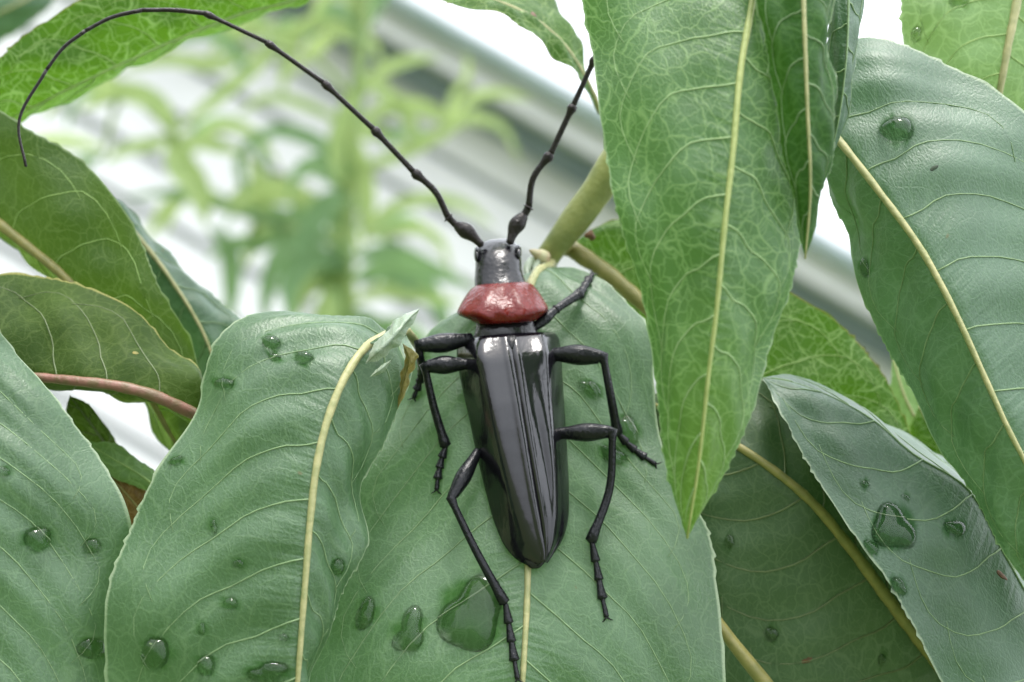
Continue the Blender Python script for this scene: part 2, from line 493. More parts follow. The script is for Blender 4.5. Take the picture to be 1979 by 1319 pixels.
def make_leaf(key, parent, mat, mid, A, B, off=0.0, nv=14, nu=170, N=9, rib=.55, rib_mat='midrib', vein_mat='vein', veins=True, vr=.10,
              bowA=.6, bowB=.6, curlA=0.0, curlB=0.0, quilt=.28, wav=.5, undul=.55, teeth=True, petiole=None, label=None, side=None, name='leaf', up=None, ushift=0.0):
    """mid / A / B: (px, py, depth mm) from leaf base to tip: midrib and the two margins"""
    L = Leaf()
    mid = Wm(mid, off); A = Wm(A, off); B = Wm(B, off)
    uu = np.linspace(0, 1, nu)
    Mi, Ea, Eb = spline(mid, uu), spline(A, uu), spline(B, uu)
    T = unit(np.gradient(Mi, axis=0))
    na = np.cross(T, Ea - Mi)
    nb = np.cross(Eb - Mi, T)
    s = np.sign((((na + nb) if side is None else (na if side == 'A' else nb)) * (CAM - Mi)).sum())
    if up is not None: s *= up
    na, nb = unit(na) * s, unit(nb) * s
    # smooth normals along the blade (ends are degenerate)
    ker = np.ones(15) / 15
    def sm(n):
        p = np.vstack([np.repeat(n[8:9], 7, 0), n, np.repeat(n[-9:-8], 7, 0)])
        return unit(np.stack([np.convolve(p[:, c], ker, 'valid') for c in range(3)], 1))
    na, nb = sm(na), sm(nb)
    wa, wb = np.linalg.norm(Ea - Mi, axis=1), np.linalg.norm(Eb - Mi, axis=1)
    length = np.linalg.norm(np.diff(Mi, axis=0), axis=1).sum()
    arc = np.concatenate([[0], np.cumsum(np.linalg.norm(np.diff(Mi, axis=0), axis=1))])
    ph = random.random() * 6.28
    seed = random.random() * 100

    def slope(v, side_):
        wmax = (wa if side_ == 'A' else wb).max()
        return (wmax / length) * (.42 * v + .55 * v**3) + ushift * v

    def S(u, v, side_):
        """points on the blade; u, v arrays (v>=0 on a side)"""
        u = np.asarray(u, float); v = np.asarray(v, float)
        i = np.clip(u, 0, 1) * (nu - 1)
        def ip(arr):
            return np.stack([np.interp(i, np.arange(nu), arr[:, c]) for c in range(3)], -1)
        m, e, n = ip(Mi), ip(Ea if side_ == 'A' else Eb), ip(na if side_ == 'A' else nb)
        wd = np.interp(i, np.arange(nu), wa if side_ == 'A' else wb)
        bow = (bowA if side_ == 'A' else bowB) * 1e-3
        curl = (curlA if side_ == 'A' else curlB) * 1e-3
        taper = np.clip(wd / 6e-3, 0, 1)
        tt = (u - slope(v, side_)) * N + (.5 if side_ == 'B' else 0)
        fr_ = tt - np.floor(tt)
        hv = quilt * 1e-3 * (np.sin(math.pi * fr_) ** 2 - .5) * np.sin(math.pi * np.clip(v, 0, 1) ** .75) ** .8
        hw = wav * 1e-3 * v**2 * (np.sin(u * 17 + ph + (2 if side_ == 'B' else 0)) + .5 * np.sin(u * 39 + ph * 2 + v * 2))
        lo = undul * 1e-3 * np.clip(v * 2.2, 0, 1) * (np.sin(u * 14.3 + v * 3.1 + ph * 1.7 + (1.3 if side_ == 'B' else 0)) * np.sin(v * 4.2 + u * 6.0 + ph) + .45 * np.sin(u * 33 - v * 6 + ph * 3))
        h = lo + bow * 4 * v * (1 - v) + curl * np.clip((v - .6) / .4, 0, 1) ** 2 + hv + hw
        return m + (e - m) * v[..., None] + n * (h * taper)[..., None], n

    vs1 = np.linspace(0, 1, nv + 1) ** .92
    vs1 = np.concatenate([vs1[:-1], [.975, 1.0]])
    cols_ = [('A', v) for v in vs1[::-1]] + [('B', v) for v in vs1[1:]]
    nc = len(cols_)
    P = np.empty((nu, nc, 3)); UV = np.empty((nu, nc, 2)); MM = np.empty((nu, nc, 2))
    nteeth = length / 2.2e-3
    for j, (sd_, v) in enumerate(cols_):
        p, n = S(uu, np.full(nu, v), sd_)
        wd = wa if sd_ == 'A' else wb
        if teeth and v >= .999:
            f = (uu * nteeth * (1 + .12 * np.sin(uu * 23 + seed)) + seed) % 1
            saw = np.where(f < .72, f / .72, (1 - f) / .28) * (.62 + .38 * np.sin(np.floor(uu * nteeth * (1 + .12 * np.sin(uu * 23 + seed)) + seed) * 2.4 + v))
            dirn = unit((Ea if sd_ == 'A' else Eb) - Mi)
            p = p + dirn * (saw * .42e-3 * np.clip(wd / 3e-3, 0, 1))[:, None] + T * (saw * .12e-3)[:, None]
        P[:, j] = p
        sg = -1 if sd_ == 'A' else 1
        UV[:, j, 0] = (uu - slope(np.full(nu, v), sd_)) * N
        UV[:, j, 1] = sg * v
        MM[:, j, 0] = arc * 1e3 + seed
        MM[:, j, 1] = sg * v * wd * 1e3 + seed
    V = P.reshape(-1, 3)
    ob = link(name, V, grid_faces(nu, nc), mat if not isinstance(mat, str) else M[mat], parent, uvs={'UVMap': UV.reshape(-1, 2), 'mm': MM.reshape(-1, 2)})
    if label: ob['label'] = label
    L.ob, L.P, L.S, L.N = ob, P, S, N
    # normals on the grid, facing the side that is modelled as the upper face
    du = np.gradient(P, axis=0); dv = np.gradient(P, axis=1)
    nn = unit(np.cross(du, dv))
    refn = np.stack([na if c[0] == 'A' else nb for c in cols_], 1)
    L.n = nn * np.sign((nn * refn).sum(-1, keepdims=True))
    L.sgn = s
    # midrib (a solid tapering rod half sunk in the blade)
    if rib:
        path, rr = Mi.copy(), np.linspace(rib, rib * .28, nu) * 1e-3 * ribbase(uu)
        nm = unit(na + nb)
        path = path + nm * (rr * .05)[:, None]
        sel = np.linspace(0, nu - 1, 40).astype(int)
        path, rr = path[sel], rr[sel]
        if petiole is not None:
            pp = spline(np.vstack([Wm(petiole, 0), path[:1]]), np.linspace(0, 1, 12))[:-1]
            path = np.vstack([pp, path]); rr = np.concatenate([np.full(11, rib * 1.05e-3), rr])
        wob = 1 + .07 * np.sin(np.arange(len(rr)) * 2.3 + seed)
        tube('midrib', path, rr * wob, M[rib_mat], ob, 8)
    if veins:
        for sd_ in 'AB':
            wd = wa if sd_ == 'A' else wb
            k0 = -1 if sd_ == 'A' else -1
            for k in range(k0, N):
                uk = (k + (0 if sd_ == 'A' else .5)) / N if sd_ == 'A' else (k + .5) / N
                if uk < .015 or uk > .95: continue
                v = np.linspace(.0, .80, 12)
                u = uk + slope(v, sd_) + (.005 * np.sin(v * 9 + k * 1.7 + seed) + .0015 * np.sin(v * 23 + k * 2.9 + seed)) * np.clip(v * 5, 0, 1)
                # loop on along the margin to the next vein
                v2 = .80 + np.array((.035, .03, -.01, -.06))
                u2 = u[-1] + np.array((.25, .5, .75, .95)) / N
                u, v = np.concatenate([u, u2]), np.concatenate([v, v2])
                ok = u < .985
                u, v = u[ok], v[ok]
                if len(u) < 5: continue
                if np.interp(u[len(u) // 2], uu, wd) < 1.2e-3: continue
                p, n = S(u, v, sd_)
                r_ = np.linspace(vr, vr * .35, len(u)) * 1e-3
                p = p + n * (r_ * .5)[:, None]
                tube('side_vein', p, r_, M[vein_mat], ob, 5)
    LEAVES[key] = L
    return L


def petiole_twig(name, pts, r_, mat, parent, n=10, k=24):
    p = spline(Wm(pts), np.linspace(0, 1, k))
    rr = np.interp(np.linspace(0, 1, k), np.linspace(0, 1, len(r_)), r_) * 1e-3
    rr = rr * (1 + .05 * np.sin(np.arange(k) * 1.3))
    return tube(name, p, rr, M[mat], parent, n)


# --- branch with the beetle's leaf
brA = thing('peach_branch', W(1500, -330, .19), 'peach branch with thick green twig, the beetle leaf and the long hanging leaf', 'branch')
petiole_twig('twig', [(1700, -620, 196), (1500, -330, 196), (1320, 80, 196), (1185, 325, 197), (1120, 415, 198), (1062, 492, 199), (1048, 514, 200)], [2.9, 2.7, 2.45, 2.35, 2.3, 2.15, 1.5], 'twig', brA, 20, 50)
# bud scar and scales at the end of the twig
bp_ = Wm([(1052, 500, 197), (1036, 490, 196), (1024, 484, 196)])
tube('bud', spline(bp_, np.linspace(0, 1, 8)), np.array((1.0, 1.0, .95, .8, .62, .5, .35, .15)) * 1e-3, M['bud'], brA, 10)
for q in ([(1040, 505, 196), (1032, 530, 194), (1036, 560, 192)], [(1052, 512, 196), (1048, 535, 193), (1040, 556, 191)], [(1028, 500, 196), (1018, 520, 194), (1022, 548, 192)]):
    tube('stipule', spline(Wm(q), np.linspace(0, 1, 8)), np.array((.35, .5, .55, .5, .42, .32, .2, .08)) * 1e-3, M['whitish'], brA, 6)
sp = Wm([(1146, 462, 196.5), (1140, 452, 196.3), (1131, 457, 196.2)])
tube('leaf_scar', sp, [.45e-3, .6e-3, .3e-3], M['spot'], brA, 8)

make_leaf('L1', brA, 'glaucous',
    [(1062, 515, 197), (1034, 533, 190.5), (1010, 600, 186), (1002, 700, 183), (1006, 800, 180.3), (1015, 950, 176.3), (1020, 1100, 172.4), (1010, 1319, 168), (1000, 1500, 168), (985, 1700, 172)],
    [(1062, 515, 197), (1000, 540, 193), (905, 582, 190), (838, 632, 188.5), (800, 690, 187), (745, 785, 185), (700, 880, 182.3), (660, 965, 179.8), (640, 1045, 177.3), (610, 1150, 174.6), (585, 1262, 172.4), (575, 1319, 171.5), (600, 1500, 172), (985, 1700, 172)],
    [(1062, 515, 197), (1115, 521, 192.5), (1172, 540, 190), (1215, 583, 188.5), (1248, 625, 187.2), (1264, 750, 184.3), (1287, 880, 182), (1330, 960, 180), (1365, 1015, 178.3), (1385, 1150, 175.5), (1396, 1319, 172), (1390, 1500, 172), (985, 1700, 172)],
    N=11, rib=.62, petiole=[(1066, 500, 199)], quilt=.32, bowA=.35, bowB=.35, nv=18, nu=220, label='broad grey-green leaf that carries the beetle')
make_leaf('L2', brA, 'glaucous',
    [(785, 640, 180), (738, 652, 174), (697, 682, 168.5), (660, 742, 165.3), (635, 805, 163.7), (612, 900, 162), (600, 1000, 161), (588, 1150, 160), (575, 1319, 160), (560, 1500, 162), (540, 1680, 168)],
    [(785, 640, 180), (728, 657, 178), (680, 622, 178), (600, 609, 177), (525, 604, 175.5), (440, 650, 173), (395, 722, 171.5), (372, 785, 170), (305, 910, 168), (262, 1000, 166.5), (227, 1100, 165), (211, 1210, 164), (204, 1319, 163), (250, 1500, 164), (540, 1680, 168)],
    [(785, 640, 180), (792, 690, 175), (775, 778, 172.5), (735, 880, 170.5), (702, 965, 169), (689, 1045, 167.5), (658, 1150, 166), (627, 1262, 165), (614, 1319, 165), (600, 1500, 166), (540, 1680, 168)],
    N=12, rib=.54, petiole=[(1066, 512, 199.5), (950, 640, 197), (850, 690, 192)], quilt=.62, undul=.45, bowA=1.2, bowB=.3, wav=.7, nv=20, nu=230, ushift=-.02, label='broad wrinkled grey-green leaf with a cream midrib and a crumpled base')
make_leaf('L10', brA, 'mid',
    [(1480, -250, 166), (1455, 0, 156), (1432, 130, 153), (1416, 300, 150.5), (1401, 430, 149.5), (1385, 600, 149.5), (1370, 720, 150), (1350, 900, 152), (1328, 1040, 155)],
    [(1480, -250, 166), (1250, -230, 166), (1128, -100, 163), (1126, 0, 161), (1145, 120, 158.5), (1165, 250, 156.5), (1190, 370, 155.5), (1218, 460, 155), (1240, 560, 154.5), (1252, 660, 154), (1270, 790, 153.5), (1287, 890, 154), (1305, 965, 154.5), (1328, 1040, 155)],
    [(1480, -250, 166), (1600, -150, 162), (1560, 0, 160), (1545, 150, 158), (1540, 300, 157), (1546, 400, 156), (1542, 480, 155), (1522, 600, 154), (1490, 695, 154), (1455, 785, 154), (1412, 880, 154), (1372, 962, 154.5), (1328, 1040, 155)],
    N=13, rib=.45, rib_mat='midrib_green', vein_mat='vein_clear', petiole=[(1560, -400, 195), (1520, -340, 180)], quilt=.25, label='long lance-shaped leaf hanging tip down')
make_leaf('L11', brA, 'narrow',
    [(1548, -300, 158), (1553, 0, 151), (1560, 200, 150), (1566, 380, 151), (1556, 500, 153)],
    [(1548, -300, 158), (1440, -150, 156), (1467, 0, 154), (1482, 120, 153), (1510, 250, 152.5), (1534, 375, 152.5), (1546, 450, 153), (1556, 500, 153)],
    [(1548, -300, 158), (1640, -150, 156), (1613, 0, 154), (1606, 150, 153.5), (1604, 260, 153.5), (1600, 335, 153.5), (1590, 388, 153.5), (1572, 450, 153), (1556, 500, 153)],
    N=9, rib=.34, petiole=[(1600, -470, 196), (1570, -400, 178)], label='narrow dark green leaf overlapping the hanging leaf')
make_leaf('L11b', brA, 'right',
    [(1640, -200, 170), (1640, 0, 164), (1635, 120, 163), (1615, 260, 164), (1590, 350, 166)],
    [(1640, -200, 170), (1690, -80, 167), (1668, 0, 166), (1658, 100, 165), (1634, 225, 165), (1612, 290, 165.5), (1590, 350, 166)],
    [(1640, -200, 170), (1600, -80, 166), (1600, 0, 165), (1595, 150, 165), (1585, 250, 165.5), (1590, 350, 166)],
    N=7, rib=.2, rib_mat='vein', petiole=[(1600, -470, 196), (1640, -320, 186)])
make_leaf('L12', brA, 'right',
    [(1555, 190, 180), (1622, 272, 174), (1700, 372, 170), (1780, 482, 167), (1840, 592, 165), (1900, 722, 164), (1950, 832, 163), (1985, 900, 163), (2060, 1080, 165), (2120, 1300, 170)],
    [(1555, 190, 180), (1600, 115, 181), (1662, 82, 180), (1740, 90, 178), (1830, 120, 176), (1900, 152, 174.5), (1980, 216, 173), (2100, 400, 172), (2180, 650, 171), (2190, 950, 170), (2120, 1300, 170)],
    [(1555, 190, 180), (1585, 300, 181), (1600, 390, 179.5), (1640, 460, 178), (1662, 540, 176.5), (1700, 650, 174.5), (1742, 740, 173), (1792, 822, 171.5), (1862, 912, 170), (1922, 1022, 169), (1982, 1130, 168), (2060, 1230, 169), (2120, 1300, 170)],
    N=11, rib=.5, petiole=[(1330, 60, 196), (1450, 130, 190)], quilt=.42, bowA=1.0, bowB=.6, nv=18, nu=220, label='large blue-green leaf with one big round water drop')
make_leaf('L13', brA, 'pale',
    [(1990, -200, 192), (1966, 0, 187), (1948, 90, 186), (1935, 162, 186), (1915, 260, 188), (1890, 360, 192)],
    [(1990, -200, 192), (1850, -180, 190), (1750, -60, 189), (1744, 0, 188), (1746, 80, 188), (1780, 180, 189), (1840, 280, 190), (1890, 360, 192)],
    [(1990, -200, 192), (2100, -100, 194), (2110, 0, 194), (2060, 150, 193), (1990, 260, 192), (1890, 360, 192)],
    N=8, rib=.8, petiole=[(1700, -620, 197), (1900, -380, 196)], vein_mat='vein_bright', label='pale underside of a leaf with a thick yellow midrib')
make_leaf('L14', brA, 'backlit',
    [(1100, 478, 201), (1170, 525, 199), (1240, 585, 198), (1350, 680, 197), (1450, 760, 196), (1560, 830, 196), (1680, 900, 198), (1780, 960, 202)],
    [(1100, 478, 201), (1150, 445, 202), (1210, 425, 202), (1320, 440, 201), (1430, 490, 200), (1526, 561, 199), (1600, 608, 198), (1660, 662, 198), (1710, 740, 198), (1750, 820, 198.5), (1768, 872, 199), (1780, 960, 202)],
    [(1100, 478, 201), (1180, 570, 203), (1260, 680, 204), (1350, 790, 204), (1450, 870, 203), (1580, 930, 202), (1700, 970, 202), (1780, 960, 202)],
    N=8, rib=1.15, rib_mat='midrib_dull', vein_mat='vein_bright', vr=.12, petiole=[(1068, 470, 198.5)], label='bright backlit leaf with an olive midrib behind the hanging leaf')
make_leaf('L8', brA, 'backlit',
    [(1160, 215, 202), (1128, 148, 199), (1092, 92, 197), (1030, 36, 195), (960, 3, 194), (880, -18, 193), (780, -45, 193)],
    [(1160, 215, 202), (1118, 152, 196), (1072, 102, 192), (1000, 52, 190), (930, 20, 189.5), (840, -4, 190), (780, -45, 193)],
    [(1160, 215, 202), (1122, 120, 201), (1114, 72, 203), (1095, 36, 205), (1060, 3, 206), (1000, -32, 206), (900, -65, 202), (780, -45, 193)],
    N=7, rib=.45, petiole=[(1230, 240, 196)], veins=False, quilt=.1, wav=.3, label='leaf seen edge-on with a pale underside and a brown spot')
# crumpled, half withered base of the wrinkled leaf
make_leaf('F1', brA, 'whitish',
    [(706, 704, 167.5), (735, 680, 165), (764, 650, 165.5), (786, 622, 167), (811, 597, 170)],
    [(706, 704, 167.5), (724, 672, 168), (752, 640, 168.5), (777, 611, 169), (811, 597, 170)],
    [(706, 704, 167.5), (744, 690, 168), (772, 662, 168), (795, 632, 169), (811, 597, 170)],
    nu=90, nv=8, N=7, rib=0, veins=False, bowA=.9, bowB=-1.0, teeth=False, quilt=.22, wav=.25, undul=.25, name='crumpled_flap')
make_leaf('F4', brA, 'glaucous',
    [(712, 664, 170), (742, 662, 168.5), (766, 642, 169.5), (790, 612, 172)],
    [(712, 664, 170), (738, 648, 170), (762, 622, 171), (790, 612, 172)],
    [(712, 664, 170), (752, 672, 169), (778, 648, 170), (790, 612, 172)],
    nu=60, nv=6, N=5, rib=0, veins=False, bowA=-.8, bowB=.8, teeth=False, quilt=.4, wav=.3, undul=.3, name='crumpled_flap')
make_leaf('F2', brA, 'tan',
    [(778, 664, 168), (790, 690, 168.8), (782, 735, 170), (768, 792, 171.8)],
    [(778, 664, 168), (783, 692, 170), (774, 735, 171), (768, 792, 171.8)],
    [(778, 664, 168), (804, 688, 171), (793, 735, 171.5), (768, 792, 171.8)],
    nu=60, nv=6, N=4, rib=0, veins=False, bowA=-.5, bowB=-.5, teeth=True, quilt=.5, wav=.6, name='withered_flap')
make_leaf('F3', brA, 'whitish',
    [(714, 730, 165), (733, 716, 164.3), (758, 695, 164.8)],
    [(714, 730, 165), (731, 711, 165), (758, 695, 164.8)],
    [(714, 730, 165), (738, 722, 165), (758, 695, 164.8)],
    nu=30, nv=4, N=2, rib=0, veins=False, bowA=.5, bowB=.5, teeth=False, quilt=0, wav=0, name='crumpled_flap')

# --- branch on the left
brB = thing('peach_branch', W(-420, 500, .19), 'peach branch with overlapping backlit and shaded leaves under the long antenna tip', 'branch')
petiole_twig('twig', [(-560, 1500, 196), (-470, 900, 194), (-420, 500, 194), (-400, 100, 196), (-330, -300, 200)], [2.2, 2.0, 1.9, 1.8, 1.6], 'twig', brB, 14, 40)
make_leaf('L3', brB, 'glaucous',
    [(-80, 560, 168), (-120, 700, 164), (-140, 900, 161), (-150, 1100, 160), (-150, 1319, 160), (-140, 1600, 163)],
    [(-80, 560, 168), (0, 646, 169), (62, 712, 169), (130, 802, 168.5), (190, 880, 168), (236, 970, 168), (251, 1018, 168), (256, 1120, 168), (240, 1250, 168), (200, 1400, 167), (-140, 1600, 163)],
    [(-80, 560, 168), (-250, 700, 172), (-400, 1000, 172), (-380, 1300, 170), (-140, 1600, 163)],
    N=12, rib=.6, petiole=[(-430, 620, 194), (-230, 500, 182)], quilt=.42, bowA=.8, nv=18, label='pale grey-green leaf with round drops')
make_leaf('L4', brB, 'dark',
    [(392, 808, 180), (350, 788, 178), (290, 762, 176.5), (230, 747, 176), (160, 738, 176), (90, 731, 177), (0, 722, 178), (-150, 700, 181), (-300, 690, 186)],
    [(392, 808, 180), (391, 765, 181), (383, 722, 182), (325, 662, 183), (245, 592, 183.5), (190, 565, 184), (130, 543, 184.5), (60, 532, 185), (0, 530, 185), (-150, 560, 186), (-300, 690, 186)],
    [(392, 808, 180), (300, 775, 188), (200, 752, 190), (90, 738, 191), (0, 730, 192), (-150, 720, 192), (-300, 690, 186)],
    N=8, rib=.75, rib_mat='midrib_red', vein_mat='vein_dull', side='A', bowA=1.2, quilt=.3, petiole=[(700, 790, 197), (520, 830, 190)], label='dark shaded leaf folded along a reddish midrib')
make_leaf('L5', brB, 'under',
    [(-120, 320, 196), (0, 432, 192), (60, 480, 191), (120, 530, 190), (200, 620, 190), (270, 730, 190), (318, 818, 191), (360, 885, 193), (420, 960, 197)],
    [(-120, 320, 196), (-60, 205, 194), (0, 215, 192), (60, 252, 190), (150, 312, 188.5), (222, 382, 187.5), (282, 482, 187), (332, 592, 187), (376, 692, 188), (390, 780, 190), (405, 870, 194), (420, 960, 197)],
    [(-120, 320, 196), (0, 445, 202), (60, 495, 203), (115, 545, 203), (190, 640, 203), (255, 740, 203), (300, 825, 202), (350, 890, 200), (420, 960, 197)],
    N=8, rib=.85, rib_mat='midrib_dull', vein_mat='vein_bright', side='A', bowA=1.0, quilt=.4, petiole=[(-410, 250, 195), (-260, 250, 197)], label='green underside of a folded leaf with an olive-yellow midrib')
make_leaf('L6', brB, 'right',
    [(195, 385, 206), (260, 450, 203), (330, 540, 201), (400, 660, 200), (430, 760, 200), (440, 860, 202)],
    [(195, 385, 206), (228, 384, 206), (248, 400, 206), (300, 468, 205), (380, 542, 204), (430, 590, 203), (474, 636, 202), (480, 720, 202), (440, 860, 202)],
    [(195, 385, 206), (210, 470, 206), (270, 580, 206), (330, 700, 206), (440, 860, 202)],
    N=7, rib=.4, petiole=[(-405, 200, 196), (-100, 330, 207), (60, 370, 208)], label='grey-green leaf tucked behind the folded leaf')
make_leaf('L7', brB, 'backlit',
    [(640, -40, 204), (560, 2, 202), (480, 22, 201), (400, 52, 200), (320, 85, 199.5), (240, 121, 199), (140, 168, 199), (45, 216, 200), (-80, 280, 203)],
    [(640, -40, 204), (520, -60, 198), (380, -60, 196), (260, -35, 195), (160, 2, 195), (110, 31, 195), (40, 77, 195), (0, 112, 196), (-50, 180, 198), (-80, 280, 203)],
    [(640, -40, 204), (560, 12, 213), (400, 60, 214), (240, 128, 214), (140, 174, 213), (45, 221, 211), (-80, 280, 203)],
    N=9, rib=.32, rib_mat='vein_bright', vein_mat='vein_bright', vr=.10, side='A', bowA=.8, quilt=.35, petiole=[(-330, -300, 200), (200, -420, 204), (600, -180, 206)], label='bright backlit leaf behind the arched antenna')
make_leaf('L18', brB, 'dark',
    [(300, 1010, 196), (215, 875, 192), (172, 815, 190), (135, 765, 190)],
    [(300, 1010, 196), (250, 900, 192), (205, 825, 191), (165, 778, 190), (135, 765, 190)],
    [(300, 1010, 196), (190, 905, 192), (150, 840, 191), (128, 795, 190), (135, 765, 190)],
    nu=80, N=5, rib=.3, rib_mat='vein_dull', vein_mat='vein_dull', petiole=[(-480, 1000, 195), (100, 1150, 200), (260, 1060, 198)])
make_leaf('L19', brB, 'pale',
    [(350, 985, 186), (270, 918, 185), (215, 885, 185), (160, 852, 186)],
    [(350, 985, 186), (292, 908, 187), (240, 870, 187), (190, 854, 187), (160, 852, 186)],
    [(350, 985, 186), (275, 945, 186), (232, 928, 186), (190, 895, 186), (160, 852, 186)],
    nu=80, N=5, rib=.2, rib_mat='vein_bright', veins=False, petiole=[(-480, 1000, 195), (100, 1180, 196), (300, 1080, 190)])
make_leaf('L20', brB, 'brown',
    [(330, 1060, 187), (270, 985, 186.5), (240, 950, 186.5), (205, 915, 187)],
    [(330, 1060, 187), (300, 965, 187), (260, 935, 187), (205, 915, 187)],
    [(330, 1060, 187), (250, 1020, 188), (225, 970, 188), (205, 915, 187)],
    nu=60, N=4, rib=.2, rib_mat='midrib_dull', veins=False, petiole=[(-480, 1000, 195), (120, 1200, 198), (300, 1120, 190)], label='withered brown leaf between two grey-green leaves')
make_leaf('L9', brB, 'right',
    [(-260, 120, 330), (-60, 50, 322), (40, 5, 320), (130, -50, 325)],
    [(-260, 120, 330), (-60, 110, 326), (30, 62, 324), (90, 20, 324), (130, -50, 325)],
    [(-260, 120, 330), (-100, -60, 326), (20, -70, 324), (130, -50, 325)],
    nu=70, N=6, rib=.5, veins=False, petiole=[(-330, -300, 200), (-420, 150, 300)])

# --- branch at the lower right
brC = thing('peach_branch', W(1500, 1500, .19), 'peach branch with shaded leaves and thick tan midribs beside the beetle leaf', 'branch')
petiole_twig('twig', [(2350, 1900, 205), (1900, 1700, 196), (1560, 1420, 181), (1478, 1319, 178), (1395, 1215, 177.5), (1330, 1120, 180)], [2.0, 1.8, 1.1, .95, .85, .7], 'midrib_dull', brC, 14, 36)
make_leaf('L16', brC, 'shade',
    [(1850, 1330, 186), (1712, 1152, 182), (1640, 1055, 180), (1560, 962, 179), (1490, 905, 179.5), (1415, 856, 181), (1330, 810, 184), (1230, 770, 190)],
    [(1850, 1330, 186), (1700, 1430, 186), (1520, 1420, 184), (1400, 1340, 183), (1340, 1200, 183), (1310, 1060, 184), (1290, 930, 187), (1230, 770, 190)],
    [(1850, 1330, 186), (1830, 1180, 182), (1760, 1080, 181), (1680, 960, 181), (1600, 860, 182), (1520, 760, 183.5), (1440, 728, 185.5), (1350, 740, 188), (1230, 770, 190)],
    N=9, rib=.95, rib_mat='midrib_dull', vein_mat='vein_dull', vr=.14, bowA=.6, bowB=-.4, quilt=.5, petiole=[(1905, 1700, 196), (1890, 1480, 190)], label='shaded green leaf with a thick straw-coloured midrib')
make_leaf('L15', brC, 'right',
    [(2150, 1350, 184), (1985, 1150, 175), (1930, 1050, 174.5), (1870, 945, 174.5), (1760, 874, 175), (1690, 814, 176), (1600, 764, 177.5), (1530, 739, 179), (1475, 730, 180)],
    [(2150, 1350, 184), (2000, 1450, 172), (1890, 1400, 170), (1818, 1319, 171), (1760, 1210, 171), (1702, 1120, 171), (1648, 1040, 171.5), (1598, 960, 172.5), (1552, 880, 174), (1510, 805, 176), (1475, 730, 180)],
    [(2150, 1350, 184), (1990, 1140, 192), (1880, 930, 192), (1770, 862, 192), (1690, 805, 192), (1600, 756, 190), (1530, 734, 186), (1475, 730, 180)],
    N=9, rib=.2, rib_mat='vein', side='A', bowA=1.2, curlA=.9, quilt=.22, undul=.35, nv=20, petiole=[(2350, 1900, 205), (2280, 1560, 194)], label='smooth grey-green leaf with a rolled rim and wet patches')
make_leaf('L17', brC, 'backlit',
    [(1960, 1080, 206), (1870, 950, 204), (1815, 860, 203), (1776, 785, 204)],
    [(1960, 1080, 206), (1920, 930, 206), (1860, 840, 206), (1805, 790, 205), (1776, 785, 204)],
    [(1960, 1080, 206), (1830, 960, 206), (1785, 900, 206), (1760, 840, 205), (1776, 785, 204)],
    nu=90, N=6, rib=.4, vein_mat='vein_bright', petiole=[(2350, 1900, 205), (2150, 1450, 206)])
make_leaf('L17b', brC, 'pale',
    [(1900, 990, 212), (1800, 860, 210), (1750, 770, 210), (1725, 690, 212)],
    [(1900, 990, 212), (1860, 850, 212), (1790, 740, 212), (1725, 690, 212)],
    [(1900, 990, 212), (1760, 900, 212), (1720, 780, 212), (1725, 690, 212)],
    nu=70, N=6, rib=.35, veins=False, petiole=[(2350, 1900, 205), (2100, 1400, 210)])


# ------------------------------------------------------------------ things on leaves: patches and drops
def pixel_of(P):
    q = P - CAM
    d = q @ fwd
    return IW / 2 + F * (q @ cr) / d, IH / 2 - F * (q @ cu) / d, d


def hit(key, px, py):
    L = LEAVES[key]
    x, y, _ = pixel_of(L.P.reshape(-1, 3))
    i = np.argmin((x - px) ** 2 + (y - py) ** 2)
    p = L.P.reshape(-1, 3)[i]
    n = L.n.reshape(-1, 3)[i]
    d = (p - CAM) @ fwd
    # project the pixel ray on the local tangent plane
    ray = W(px, py, 1.0) - CAM
    den = ray @ n
    if abs(den) > .15:
        tq = ((p - CAM) @ n) / den
        if abs(tq - d) < .004: p = CAM + ray * tq
    if (CAM - p) @ n < 0: n = -n
    return p, n, d


